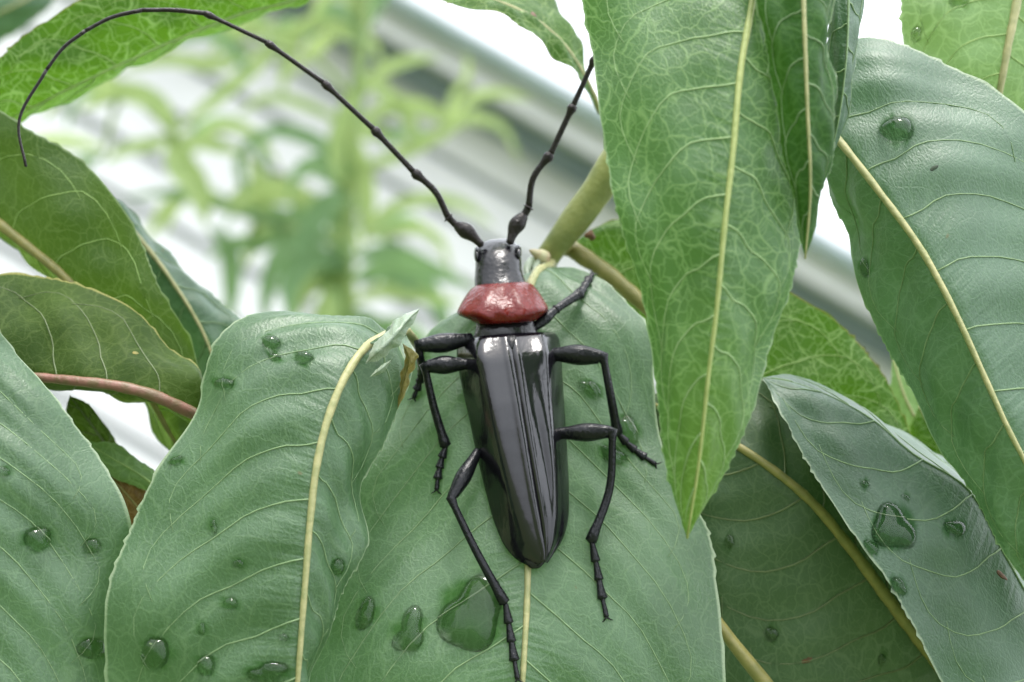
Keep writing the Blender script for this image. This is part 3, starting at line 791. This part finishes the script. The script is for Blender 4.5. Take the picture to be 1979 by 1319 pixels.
def dome(key, px, py, wpx, hpx, height, rot=0.0, irr=.12, nr=9, ns=28, seed=0, sag=.15):
    """drop shape on a leaf: outline in photo pixels, height as a share of the mean radius"""
    p, n, d = hit(key, px, py)
    k = d / F
    ax = cr * math.cos(rot) - cu * math.sin(rot)
    ay = -cr * math.sin(rot) - cu * math.cos(rot)
    ax = unit(ax - n * (ax @ n)); ay = unit(ay - n * (ay @ n) - ax * (ay @ ax))
    r_ = random.Random(seed)
    c = [r_.uniform(-1, 1) for _ in range(8)]
    V = []
    Rm = .5 * (wpx + hpx) / 2 * k
    for i in range(nr):
        f = (i + 1) / nr
        for j in range(ns):
            a = 2 * math.pi * j / ns
            rr = 1 + irr * (c[0] * math.sin(2 * a + c[1] * 3) + .7 * c[2] * math.sin(3 * a + c[3] * 3) + .35 * c[4] * math.sin(5 * a + c[5] * 3))
            x, y = .5 * wpx * k * rr * math.cos(a) * f, .5 * hpx * k * rr * math.sin(a) * f
            h = Rm * height * (max(0, 1 - f**2.6)) ** .62 * (1 + sag * f * math.sin(a)) - (.05e-3 if i < nr - 1 else .10e-3)
            V.append(p + ax * x + ay * y + n * h)
    V.append(p + n * (Rm * height))
    top = len(V) - 1
    # follow the leaf: rim drops onto the true surface
    L = LEAVES[key]
    PP = L.P.reshape(-1, 3)
    V = np.array(V)
    rim = V[(nr - 1) * ns:nr * ns]
    dl = []
    for q in rim:
        i = np.argmin(((PP - q) ** 2).sum(1))
        nq = L.n.reshape(-1, 3)[i]
        nq = nq if nq @ n > 0 else -nq
        dl.append(np.clip(((PP[i] - q) @ nq) - .06e-3, -.8e-3, .8e-3))
    dl = np.array(dl)
    for i in range(nr):
        f = (i + 1) / nr
        V[i * ns:(i + 1) * ns] += n[None] * (dl * f**2 + dl.mean() * (1 - f**2))[:, None]
    V[top] += n * dl.mean()
    base = p + n * (dl.mean() - .25e-3)
    Fc = []
    for i in range(nr - 1):
        for j in range(ns):
            k2 = (j + 1) % ns
            Fc.append((i * ns + j, i * ns + k2, (i + 1) * ns + k2, (i + 1) * ns + j))
    for j in range(ns):
        Fc.append((top, (j + 1) % ns, j))
        Fc.append((len(V), (nr - 1) * ns + j, (nr - 1) * ns + (j + 1) % ns))
    V = np.vstack([V, base[None]])
    return V, Fc


def drop(key, px, py, wpx, hpx, label, height=.75, rot=0.0, irr=.12, group=None, seed=0):
    V, Fc = dome(key, px, py, wpx, hpx, height * 1.12, R(rot), irr, seed=seed)
    c = V.mean(0)
    o = link('water_drop', V - c, Fc, M['water'])
    o.location = Vector(c)
    tag(o, label, 'water drop', group or 'water drops on the leaves')


small = 'tiny water bead on the wrinkled leaf with the cream midrib'
D = [
    ('L2', 524, 662, 40, 30, 'upper bead of the three drops near the folded top of the wrinkled leaf', .8, 35, .1),
    ('L2', 531, 691, 27, 17, 'smallest of the three drops near the folded top of the wrinkled leaf', .7, 20, .1),
    ('L2', 587, 693, 40, 30, 'bead nearest the cream midrib, among three drops by the folded leaf top', .8, 30, .1),
    ('L2', 432, 741, 50, 24, 'flat oval drop at the outer edge of the wrinkled leaf, beside the dark leaf', .6, 8, .1),
    ('L2', 340, 891, 32, 20, 'slanted bead at the outer margin of the wrinkled leaf facing the withered brown leaf', .6, -15, .2), ('L2', 414, 1018, 15, 28, 'slim upright bead next to a forked vein halfway down the wrinkled leaf', .6, -10, .1), ('L2', 461, 1090, 22, 18, 'tiny round bead midway between margin and midrib of the wrinkled leaf', .6, 0, .1),
    ('L2', 445, 1166, 32, 28, 'plump bead of the wrinkled leaf above the drop on the side vein', .7, 0, .15), ('L2', 390, 1216, 14, 26, 'slim upright bead directly above the drop on the side vein', .6, 0, .1), ('L2', 548, 1232, 24, 14, 'thin flat bead against the cream midrib above the wide flat drop', .5, 10, .2),
    ('L2', 302, 1263, 62, 66, 'largest drop on the wrinkled leaf, bright at its upper side', .62, 20, .12),
    ('L2', 399, 1287, 40, 42, 'round drop sitting on a side vein of the wrinkled leaf', .7, 0, .08),
    ('L2', 517, 1300, 78, 42, 'wide flat drop beside the lower end of the cream midrib', .5, 0, .22),
    ('L2', 653, 1096, 30, 36, 'drop between the cream midrib and the toothed rim lying over the beetle leaf', .6, 0, .15),
    ('L3', 72, 1042, 54, 52, 'larger of two round drops side by side on the pale leaf', .7, 15, .08),
    ('L3', 178, 1056, 36, 32, 'smaller of two round drops side by side on the pale leaf', .6, 0, .08),
    ('L3', 178, 1253, 58, 44, 'drop on the pale leaf touching the rim of the wrinkled leaf', .55, 10, .15),
    ('L3', 6, 912, 24, 24, 'small lone bead on the pale leaf above its two round drops', .6, 0, .1),
    ('L1', 706, 1186, 40, 62, 'teardrop by the wrinkled leaf rim on the beetle leaf', .5, 12, .18),
    ('L1', 793, 1222, 66, 74, 'crooked water patch on the beetle leaf between the teardrop and the largest patch', .4, 0, .3),
    ('L1', 912, 1188, 128, 140, 'largest spilled water patch, beside the beetle hind foot', .30, -25, .24),
    ('L1', 1142, 752, 48, 34, 'thin water streak inside the bent middle leg of the beetle', .5, 30, .3),
    ('L1', 1212, 832, 44, 64, 'drop behind the middle foot of the beetle', .55, -15, .2),
    ('L1', 1186, 880, 60, 36, 'curved wet drop under the middle foot of the beetle', .45, 30, .25),
    ('L12', 1733, 251, 68, 58, 'big round clear drop on the blue-green leaf', .85, 0, .04),
    ('L12', 1672, 518, 36, 26, 'shiny drop at the inner margin of the blue-green leaf', .5, 50, .2),
    ('L15', 1727, 1020, 86, 92, 'ragged shiny water patch on the smooth grey-green leaf', .42, -30, .34),
    ('L15', 1846, 1021, 48, 34, 'compact oval drop beside the ragged patch on the smooth leaf', .7, 5, .12),
    ('L15', 1672, 935, 20, 16, 'tiny round bead between the rolled rim and the ragged patch', .6, 0, .1), ('L15', 1750, 962, 18, 12, 'tiny flat bead of the smooth leaf straight above the ragged patch', .6, 30, .1),
    ('L15', 1684, 1058, 34, 24, 'bright bead on the rolled rim, upper of two', .8, 50, .25), ('L15', 1736, 1134, 44, 26, 'bright bead on the rolled rim, lower of two', .8, 50, .25),
    ('L16', 1410, 1046, 20, 28, 'faint bead on the shaded leaf below the hanging leaf tip', .4, 0, .1), ('L16', 1490, 1226, 30, 30, 'faint round bead on the shaded leaf above the tan twig', .4, 0, .1), ('L16', 1704, 1276, 16, 26, 'faint slim bead on the shaded leaf under the rolled rim', .4, 0, .1),
    ('L13', 1771, 66, 22, 32, 'white bead hanging on the curved vein of the pale leaf', .9, 10, .1),
    ('L13', 1852, 4, 40, 24, 'white bead on the top of the pale leaf fold', .9, 0, .1),
]
for k_, L in LEAVES.items():                # the film of water under each drop
    mine = [q for q in D if q[0] == k_]
    if not mine: continue
    x, y, _ = pixel_of(L.P.reshape(-1, 3))
    wet = np.zeros(len(x))
    for q in mine:
        ca, sa = math.cos(R(q[7])), math.sin(R(q[7]))
        dx, dy = x - q[1], y - q[2]
        e = np.hypot((dx * ca + dy * sa) / (q[3] * .52), (-dx * sa + dy * ca) / (q[4] * .52))
        wet = np.maximum(wet, np.clip((1.06 - e) / .18, 0, 1))
    at = L.ob.data.attributes.new('wet', 'FLOAT', 'POINT')
    at.data.foreach_set('value', wet.astype(np.float32))
for i, (k_, px, py, a, b, lab, hh, rot, irr) in enumerate(D):
    drop(k_, px, py, a, b, lab, hh, rot, irr, seed=i + 3)


def spot(key, px, py, a, b, mat, rot=0, nm='spot'):
    V, Fc = dome(key, px, py, a, b, .12, R(rot), .25, nr=4, ns=16, seed=int(px))
    link(nm, V, Fc, M[mat], LEAVES[key].ob)


spot('L16', 1560, 1276, 30, 14, 'spot', -35)
spot('L15', 1936, 1112, 34, 12, 'spot', 40)
spot('L4', 262, 682, 15, 12, 'yspot', -20)
spot('L8', 1031, 28, 16, 18, 'spot', 40)
spot('L12', 1805, 325, 20, 10, 'hole', -40)


# ------------------------------------------------------------------ beetle
def db(py):
    """depth (mm) of the leaf under the beetle"""
    return np.interp(py, [440, 530, 600, 700, 800, 950, 1100, 1319], [193, 189.5, 186, 183, 180.3, 176.3, 172.4, 168])


def Bp(px, py, h):
    return W(px, py, (db(py) - h * .96) * 1e-3)


bt = thing('longhorn_beetle', Bp(1000, 800, 0), 'glossy black longhorn beetle with a red neck shield, resting on the broad leaf', 'beetle')


def ring(Lp, Rp, hm, hd, hv, n=28, ed=.8, ev=.9):
    th = np.arange(n) * 2 * math.pi / n
    P = []
    for a in th:
        f = (1 - math.cos(a)) / 2
        x, y = Lp[0] + (Rp[0] - Lp[0]) * f, Lp[1] + (Rp[1] - Lp[1]) * f
        s = math.sin(a)
        h = hm - .95 + (hd * abs(s) ** ed if s >= 0 else -hv * abs(s) ** ev)
        P.append(Bp(x, y, h))
    return np.array(P)


def loft(name, rings, mat, parent, sub=1):
    n = len(rings[0])
    V = np.vstack(rings + [rings[0].mean(0)[None], rings[-1].mean(0)[None]])
    Fc = grid_faces(len(rings), n, True)
    k = len(rings) * n
    for j in range(n):
        Fc.append(((j + 1) % n, j, k))
        Fc.append(((len(rings) - 1) * n + j, (len(rings) - 1) * n + (j + 1) % n, k + 1))
    o = link(name, V, Fc, mat, parent)
    if sub:
        m = o.modifiers.new('s', 'SUBSURF')
        m.levels = m.render_levels = sub
    return o


# continuous body: head, neck, thorax, abdomen
loft('body', [
    ring((946, 463), (978, 461), 4.2, .9, .9), ring((932, 468), (992, 464), 4.2, 1.9, 1.6), ring((921, 480), (1003, 476), 4.2, 2.7, 2.2),
    ring((917, 494), (1007, 489), 4.3, 3.1, 2.6), ring((919, 508), (1008, 503), 4.3, 3.2, 2.7), ring((918, 522), (1008, 518), 4.3, 3.1, 2.7),
    ring((917, 538), (1012, 534), 4.2, 3.1, 2.7), ring((916, 551), (1018, 546), 4.1, 3.2, 2.7), ring((922, 566), (1022, 560), 4.0, 3.0, 2.6),
    ring((912, 590), (1030, 584), 4.0, 3.0, 2.6), ring((910, 606), (1036, 600), 4.0, 3.0, 2.6), ring((921, 624), (1034, 618), 4.0, 3.0, 2.6),
    ring((918, 636), (1035, 630), 4.0, 3.2, 2.8), ring((915, 650), (1040, 643), 4.0, 3.1, 2.9), ring((905, 672), (1062, 664), 3.8, 2.6, 2.8),
    ring((904, 720), (1070, 716), 3.6, 2.6, 2.7), ring((916, 790), (1078, 790), 3.5, 2.6, 2.6), ring((934, 880), (1084, 880), 3.2, 1.9, 2.3),
    ring((956, 960), (1086, 955), 2.8, 1.2, 1.9), ring((976, 1025), (1082, 1020), 2.4, .8, 1.6), ring((994, 1060), (1072, 1056), 2.2, .6, 1.4),
    ring((1010, 1084), (1058, 1082), 2.0, .7, 1.1), ring((1024, 1100), (1044, 1099), 1.9, .4, .6)], M['head'], bt)

# red neck shield with a spine on each side and lumps on top
pr = [((925, 549), (1020, 544), 4.0, 3.5), ((912, 556), (1030, 550), 4.0, 3.9), ((902, 568), (1039, 561), 4.0, 4.1), ((893, 582), (1049, 575), 4.0, 4.3),
      ((886, 596), (1056, 588), 4.0, 4.4), ((879, 608), (1063, 600), 4.0, 4.4), ((898, 615), (1050, 608), 4.0, 4.2), ((915, 622), (1040, 616), 4.0, 3.8), ((924, 630), (1035, 623), 4.0, 3.4)]
rows = []
n_ = 44
for i, (Lp, Rp, hm, hd) in enumerate(pr):
    P = []
    for j in range(n_):
        a = 2 * math.pi * j / n_
        f = (1 - math.cos(a)) / 2
        s = math.sin(a)
        # spines: pull the flanks in except at the widest row
        sq = .5 + (f - .5) * 1.0
        x, y = Lp[0] + (Rp[0] - Lp[0]) * sq, Lp[1] + (Rp[1] - Lp[1]) * sq
        lump = 0
        if s > 0:
            uu_, vv_ = (f - .5) * 2, i / (len(pr) - 1)
            for (cu_, cv_, aa, ss) in ((-.42, .35, .55, .05), (.42, .35, .55, .05), (-.5, .75, .45, .03), (.5, .75, .45, .03), (0, .55, .35, .03), (0, .25, -.25, .04), (-.22, .6, -.3, .03), (.22, .6, -.3, .03)):
                lump += 1.35 * aa * math.exp(-((uu_ - cu_) ** 2 + (vv_ - cv_) ** 2) / ss)
        h = hm - .5 + ((hd * abs(s) ** .75 + lump * s) if s >= 0 else -2.9 * abs(s) ** .9)
        P.append(Bp(x, y, h))
    rows.append(np.array(P))
loft('neck_shield', rows, M['red'], bt)

# scutellum
loft('scutellum', [ring((968, 648), (1002, 646), 7.0, .5, .4, 12), ring((975, 660), (1000, 658), 7.3, .55, .4, 12), ring((985, 676), (995, 675), 7.4, .4, .3, 12)], M['black'], bt)

# wing covers
RO = [  # left edge, seam, right edge, plateau height
    ((900, 656), (984, 647), (1066, 645), 7.3), ((889, 664), (986, 654), (1074, 650), 7.75), ((886, 684), (989, 672), (1079, 668), 7.9), ((893, 732), (998, 722), (1083, 720), 8.0), ((908, 800), (1010, 795), (1088, 800), 7.8),
    ((925, 880), (1023, 875), (1093, 880), 7.4), ((944, 958), (1036, 952), (1096, 952), 6.9), ((962, 1020), (1046, 1010), (1093, 1012), 6.3), ((980, 1058), (1051, 1042), (1083, 1044), 5.6), ((1003, 1082), (1053, 1066), (1068, 1068), 4.7), ((1036, 1096), (1050, 1086), (1055, 1087), 3.4)]
key = np.linspace(0, 1, len(RO))
fin = np.linspace(0, 1, 60)


def ipc(arr):
    return spline(np.array([(a[0], a[1], 0) for a in arr], float), fin)[:, :2]


EL, SE, ER = ipc([r[0] for r in RO]), ipc([r[1] for r in RO]), ipc([r[2] for r in RO])
HP = np.interp(fin, key, [r[3] for r in RO])
for sidei, E in ((0, EL), (1, ER)):
    nw = 36
    V = []
    flank0 = .38 if sidei == 0 else .26
    for i in range(60):
        for j in range(nw):
            wv = j / (nw - 1)
            q = min(wv / flank0, 1.0)
            flank = flank0 + .30 * fin[i] ** 3
            qq = wv / flank
            prof = 1 - math.log(1 + math.exp(-(qq - 1) * 9)) / math.log(1 + math.exp(9)) if qq < 3 else 1.0
            x = E[i] + (SE[i] - E[i]) * wv
            end = math.sin(min(1, i / 7) * math.pi / 2)
            rid = (.07 if sidei else .02) * math.sin(wv * math.pi * (5.0 if sidei else 2.0) + 1.5 * fin[i]) * (.4 + .6 * fin[i]) + .08 * math.sin(fin[i] * 9 + wv * 7 * (sidei + .4))
            seam = -.28 * math.exp(-((1 - wv) / .035) ** 2) + .12 * math.exp(-((1 - wv - .1) / .05) ** 2)
            sh = .35 * math.exp(-((fin[i] - .08) / .05) ** 2) * math.exp(-((wv - .35) / .16) ** 2)
            tilt = (-.25 if sidei == 0 else -1.5) * (1 - wv) * (1 - .5 * fin[i])
            h = 1.1 - .3 * fin[i] + (HP[i] - 1.9 - .4 * fin[i]) * prof * (.92 + .08 * end) + (rid + seam + sh + tilt * q) * min(1, prof * 1.2)
            V.append(Bp(x[0], x[1], h))
    o = link('wing_cover', np.array(V), grid_faces(60, nw), M['elytra'], bt)
    m = o.modifiers.new('s', 'SOLIDIFY')
    m.thickness = .00022
    m.offset = -1 if sidei == 0 else 1

# eyes
for (x, y, h, ang) in ((922, 492, 4.6, .5), (1002, 488, 4.6, -.5)):
    n_ = 14
    rings_ = []
    for i in range(1, 9):
        ph_ = math.pi * i / 9
        rr = math.sin(ph_)
        c = Bp(x, y + 16 * math.cos(ph_) * -1, h)
        rings_.append(np.array([c + cr * (.40e-3 * rr * math.cos(a)) - fwd * (1.15e-3 * rr * math.sin(a)) for a in np.arange(n_) * 2 * math.pi / n_]))
    loft('eye', rings_, M['eye'], bt)


def seg_path(pts, k=12, f=Bp):
    return spline(np.array([f(*p) for p in pts]), np.linspace(0, 1, k))


def antenna(pts, r_first, r_last, parent):
    """pts: joints from the head outwards; the thick first joint is the antenna's own mesh"""
    base = None
    n = len(pts) - 1
    for i in range(n):
        a, b = pts[i], pts[i + 1]
        mid = a[3] if len(a) > 3 else ((a[0] + b[0]) / 2, (a[1] + b[1]) / 2, (a[2] + b[2]) / 2)
        path = seg_path([a[:3], mid, b[:3]], 14)
        u = np.linspace(0, 1, 14)
        r_ = (r_first + (r_last - r_first) * (i / n) ** .62) * 1e-3
        if i == 0:
            prof = .62 + .75 * np.exp(-((u - .62) / .30) ** 2)
            prof[-1] *= .75
        elif i < 7:
            prof = .74 + .55 * np.exp(-((u - .94) / .085) ** 2) + .08 * np.exp(-(u / .1) ** 2)
        else:
            prof = 1 - .22 * u + .14 * np.exp(-((u - .97) / .06) ** 2)
        o = tube('antenna' if i == 0 else 'segment', path, r_ * prof, M['antenna'], parent if i == 0 else base, 10)
        if i == 0: base = o
    return base


AL = [(931, 474, 6.0), (880, 434, 6.3), (866, 420, 6.5), (800, 333, 7.2), (722, 250, 8.2), (625, 160, 9.6), (515, 82, 11.4), (396, 26, 13.4), (275, 20, 14.6), (165, 60, 15.4), (90, 135, 16.0), (50, 322, 16.6)]
bend = {0: (904, 449, 6.5), 2: (842, 372, 7.0), 7: (335, 20, 14.0), 8: (216, 34, 15.0), 9: (123, 92, 15.8), 10: (36, 240, 16.4)}
antenna([(*p, bend[i]) if i in bend else p for i, p in enumerate(AL)], .72, .16, bt)
AR = [(985, 470, 6.0), (1014, 414, 6.3), (1022, 400, 6.4), (1064, 298, 7.0), (1108, 204, 7.6), (1150, 112, 8.4), (1190, 10, 9.4), (1225, -110, 10.4), (1250, -230, 11.2), (1262, -340, 12), (1258, -440, 12.6), (1240, -540, 13)]
bend = {0: (996, 440, 6.6), 2: (1030, 346, 6.8)}
antenna([(*p, bend[i]) if i in bend else p for i, p in enumerate(AR)], .74, .16, bt)


def Bs(px, py, h):
    """like Bp, but low points follow the real surface of the leaf"""
    L = LEAVES['L1']
    x, y, d = pixel_of(L.P.reshape(-1, 3))
    i = np.argsort((x - px) ** 2 + (y - py) ** 2)[:4]
    ds = d[i].mean() * 1e3
    w = float(np.clip((3.4 - h) / 2.0, 0, 1))
    return W(px, py, (ds * w + db(py) * (1 - w) - h * .96) * 1e-3)


def leg(femur, tibia, tarsus, rf=.78, rt=.42):
    """femur/tibia/tarsus: joint lists of (px, py, height mm)"""
    pf = seg_path(femur, 14, Bs)
    u = np.linspace(0, 1, 14)
    r1 = rf * 1.14 * (.60 + .48 * np.exp(-((u - .55) / .33) ** 2)) * 1e-3
    pt = seg_path(tibia, 14, Bs)
    r2 = rt * 1.15 * (.85 + .25 * u + .35 * np.exp(-((u - .97) / .07) ** 2)) * 1e-3
    r2[0] *= .9
    V, Fc = tube_geo(np.vstack([pf, pt[1:]]), np.concatenate([r1, r2[1:]]), 12)
    o = link('leg', V, Fc, M['black'], bt)
    # knee
    c = pf[-1]
    kn = tube_geo(np.array([c + (pf[-2] - c) * .8, c, c + (pt[1] - c) * .6]), [.45e-3, .60e-3, .42e-3], 10)
    link('knee', kn[0], kn[1], M['black'], o)
    pa = seg_path(tarsus, 33, Bs)
    n = 4
    parts = []
    for i in range(n):
        seg = pa[i * 8:i * 8 + 9]
        uu_ = np.linspace(0, 1, 9)
        wdt = (.54, .52, .56, .38)[i]
        rr = wdt * (.55 + .5 * uu_ ** 1.2) * 1e-3
        if i == 3: rr = wdt * (.6 + .2 * uu_) * 1e-3
        tube('foot_joint', seg, rr, M['black'], o, 9)
    dirv = unit(pa[-1] - pa[-3])
    sidev = unit(np.cross(dirv, -fwd))
    for s in (-1, 1):
        q = np.array([pa[-1], pa[-1] + dirv * .35e-3 + sidev * s * .30e-3, pa[-1] + dirv * .55e-3 + sidev * s * .62e-3 + fwd * .15e-3])
        tube('claw', spline(q, np.linspace(0, 1, 6)), np.linspace(.13e-3, .04e-3, 6), M['black'], o, 6)


leg([(912, 655, 3.6), (850, 664, 4.2), (808, 668, 4.6)], [(808, 668, 4.6), (812, 690, 3.4), (818, 716, 2.0)], [(818, 716, 1.9), (812, 735, 1.2), (806, 752, .7), (800, 768, .4)], .95, .45)
leg([(905, 704, 3.4), (856, 706, 3.8), (821, 709, 4.0)], [(821, 709, 4.0), (838, 785, 2.6), (861, 862, 1.2)], [(861, 864, 1.1), (853, 890, .6), (847, 918, .35), (844, 946, .3)], .88, .42)
leg([(924, 872, 2.4), (899, 916, 2.9), (872, 964, 3.2)], [(872, 966, 3.2), (920, 1065, 2.4), (975, 1165, .9)], [(977, 1168, .8), (984, 1212, .4), (991, 1258, .35), (1000, 1312, .35)], .74, .40)
leg([(1025, 640, 3.4), (1040, 628, 3.2), (1075, 598, 2.8)], [(1075, 598, 2.8), (1097, 583, 2.3), (1121, 568, 1.9)], [(1121, 570, 1.8), (1128, 556, 1.2), (1136, 543, .8), (1145, 530, .5)], .55, .46)
leg([(1060, 685, 3.4), (1115, 686, 4.0), (1166, 691, 4.2)], [(1166, 691, 4.2), (1180, 765, 2.8), (1193, 838, 1.2)], [(1194, 838, 1.1), (1215, 860, .5), (1240, 880, .35), (1266, 897, .3)], .98, .44)
leg([(1075, 838, 3.0), (1130, 836, 3.8), (1184, 834, 4.2)], [(1184, 836, 4.2), (1178, 945, 2.4), (1142, 1046, .9)], [(1144, 1048, .8), (1153, 1095, .4), (1161, 1140, .35), (1172, 1192, .3)], .86, .42)


# ------------------------------------------------------------------ young plant in the middle distance
bgp = thing('young_tree', (W(690, 640, 1.05)[0], W(690, 640, 1.05)[1], 0.0), 'young pale green sapling with slender drooping leaves, out of focus in front of the house', 'sapling')
PD = 1050
base_ = np.array((W(690, 700, 1.05)[0] + .25, W(690, 700, 1.05)[1], 0.0))
stem = np.vstack([base_[None], (base_ * .6 + W(690, 900, 1.05) * .4)[None], Wm([(676, 620, PD), (672, 480, PD), (678, 330, PD), (690, 180, PD), (702, 40, PD), (715, -160, PD)])])
stemp = spline(stem, np.linspace(0, 1, 50))
tube('stem', stemp, np.linspace(.011, .004, 50), M['bgstem'], bgp, 10)


def blade(pts, wpx, d, mat):
    """slender leaf along photo pixels at distance d (mm), with a fold along its midrib"""
    n = 14
    off = [random.uniform(-20, 20), random.uniform(-50, 50)]
    p = [(x, y, d + off[0] + off[1] * i / (len(pts) - 1)) for i, (x, y) in enumerate(pts)]
    c = spline(Wm(p), np.linspace(0, 1, n))
    T = unit(np.gradient(c, axis=0))
    u = np.linspace(0, 1, n)
    wd = wpx * d * 1e-3 / F * (np.sin(math.pi * u ** .8) ** .8 + .03)
    nrm = unit(np.cross(T, unit(np.array(-fwd) + .8 * np.array((random.uniform(-1, 1), 0, random.uniform(-.2, 1))))))
    fold = unit(np.cross(nrm, T))
    V, UV, MM = [], [], []
    for j, v in enumerate((-1, -.5, 0, .5, 1)):
        V.append(c + nrm * (wd * v * .5)[:, None] + fold * (wd * abs(v) * .22)[:, None])
    V = np.stack(V, 1)
    for i in range(n):
        for v in (-1, -.5, 0, .5, 1):
            UV.append((u[i] * 8, v * .9)); MM.append((u[i] * 80, v * 8))
    link('leaf', V.reshape(-1, 3), grid_faces(n, 5), M[mat], bgp, uvs={'UVMap': np.array(UV), 'mm': np.array(MM)})


BL = [
    ([(340, 258), (410, 205), (480, 148), (560, 70), (640, 10)], 46, 'young'), ([(345, 262), (294, 200), (227, 180), (152, 214)], 50, 'young'), ([(500, 90), (425, 125), (320, 118), (225, 140)], 34, 'young'),
    ([(676, 250), (602, 212), (513, 192), (455, 225)], 30, 'young'), ([(672, 330), (610, 278), (524, 262), (470, 300), (478, 400)], 44, 'young2'), ([(670, 400), (640, 350), (595, 326), (524, 385)], 34, 'young2'),
    ([(560, 440), (436, 400), (354, 378), (236, 384)], 36, 'young2'), ([(340, 258), (350, 320), (385, 370), (400, 440)], 60, 'young'), ([(345, 262), (290, 285), (245, 292), (200, 320)], 40, 'young'),
    ([(340, 270), (410, 285), (470, 300)], 46, 'young'), ([(700, 460), (745, 415), (820, 388), (900, 400), (956, 440)], 36, 'young'), ([(700, 462), (760, 445), (810, 442), (850, 470), (872, 530)], 28, 'young'),
    ([(690, 330), (777, 302), (865, 252), (930, 205)], 36, 'young'), ([(690, 200), (735, 148), (790, 122), (850, 112)], 40, 'young'), ([(700, 90), (680, 40), (640, 20), (600, 60)], 36, 'young2'),
    ([(700, 60), (720, 10), (760, -30)], 40, 'young2'), ([(695, 130), (690, 90), (655, 70), (610, 90), (560, 150)], 36, 'young'), ([(865, 250), (880, 190), (905, 150), (900, 100)], 26, 'young'),
    ([(865, 250), (910, 195), (960, 182), (1030, 194)], 26, 'young'), ([(690, 240), (760, 210), (830, 215), (890, 250)], 40, 'young'), ([(690, 140), (740, 180), (790, 230), (800, 300)], 36, 'young'),
    ([(674, 480), (620, 460), (560, 480), (520, 560), (510, 640)], 50, 'young2'), ([(676, 520), (600, 500), (560, 540), (560, 640)], 56, 'young2'), ([(676, 560), (640, 540), (590, 570), (560, 650)], 50, 'young'),
    ([(676, 540), (740, 520), (800, 540), (850, 600), (870, 660)], 54, 'young2'), ([(676, 500), (750, 490), (830, 520), (920, 560)], 44, 'young2'), ([(676, 590), (740, 570), (820, 580), (900, 590)], 54, 'young'),
    ([(672, 440), (640, 420), (580, 420), (520, 450)], 50, 'young2'), ([(672, 470), (650, 500), (640, 560), (660, 640)], 60, 'young2'), ([(674, 380), (640, 390), (600, 430), (570, 520)], 52, 'young2'),
    ([(678, 300), (660, 340), (650, 420), (655, 500)], 44, 'young'), ([(682, 260), (700, 320), (712, 400), (705, 480)], 44, 'young'), ([(690, 170), (670, 220), (650, 290), (655, 360)], 40, 'young'),
    ([(560, 70), (520, 60), (450, 70), (400, 110)], 34, 'young'), ([(600, 40), (560, 110), (545, 190)], 34, 'young'), ([(480, 150), (440, 90), (400, 70), (330, 90)], 36, 'young2'),
    ([(240, 184), (190, 150), (130, 170), (90, 230)], 34, 'young'), ([(200, 300), (150, 320), (100, 380), (80, 470)], 40, 'young2'), ([(400, 440), (440, 480), (450, 560), (440, 640)], 44, 'young2'),
    ([(480, 300), (500, 360), (500, 440), (470, 520)], 44, 'young'), ([(560, 440), (500, 470), (450, 470), (400, 500)], 36, 'young2'), ([(640, 560), (620, 620), (600, 700)], 60, 'young'),
    ([(680, 600), (720, 640), (740, 720)], 56, 'young2'), ([(690, 640), (780, 640), (860, 700)], 50, 'young2'), ([(400, 380), (330, 400), (280, 470)], 34, 'young'),
]
for p, wpx, mt in BL:
    blade(p, wpx * .92, PD, mt)
for i in range(34):                         # the rest of the crown, arching away from stem and side shoots
    bx, by = random.choice([(676, 520), (676, 430), (680, 330), (686, 240), (694, 140), (700, 60), (560, 440), (450, 400), (350, 280), (600, 110), (520, 90), (780, 290), (850, 255), (240, 190), (210, 290)])
    bx += random.uniform(-14, 14); by += random.uniform(-30, 30)
    sgn = random.choice((-1, 1)); ln = random.uniform(90, 190); rise = random.uniform(-10, 70)
    blade([(bx, by), (bx + sgn * ln * .35, by - rise), (bx + sgn * ln * .75, by - rise * .7), (bx + sgn * ln, by + random.uniform(10, 70))], random.uniform(18, 32), PD + random.uniform(0, 140), random.choice(('young', 'young', 'young2')))
# side shoots that carry the outer leaves
for q in ([(675, 480), (560, 440), (400, 380), (340, 258)], [(690, 200), (600, 110), (520, 90)], [(684, 330), (780, 290), (865, 250)], [(340, 258), (240, 184), (200, 300)]):
    tube('side_shoot', spline(Wm([(x, y, PD) for x, y in q]), np.linspace(0, 1, 14)), np.linspace(.0032, .0016, 14), M['bgstem'], bgp, 8)

for o in bpy.data.objects:
    if '_at' in o: del o['_at']
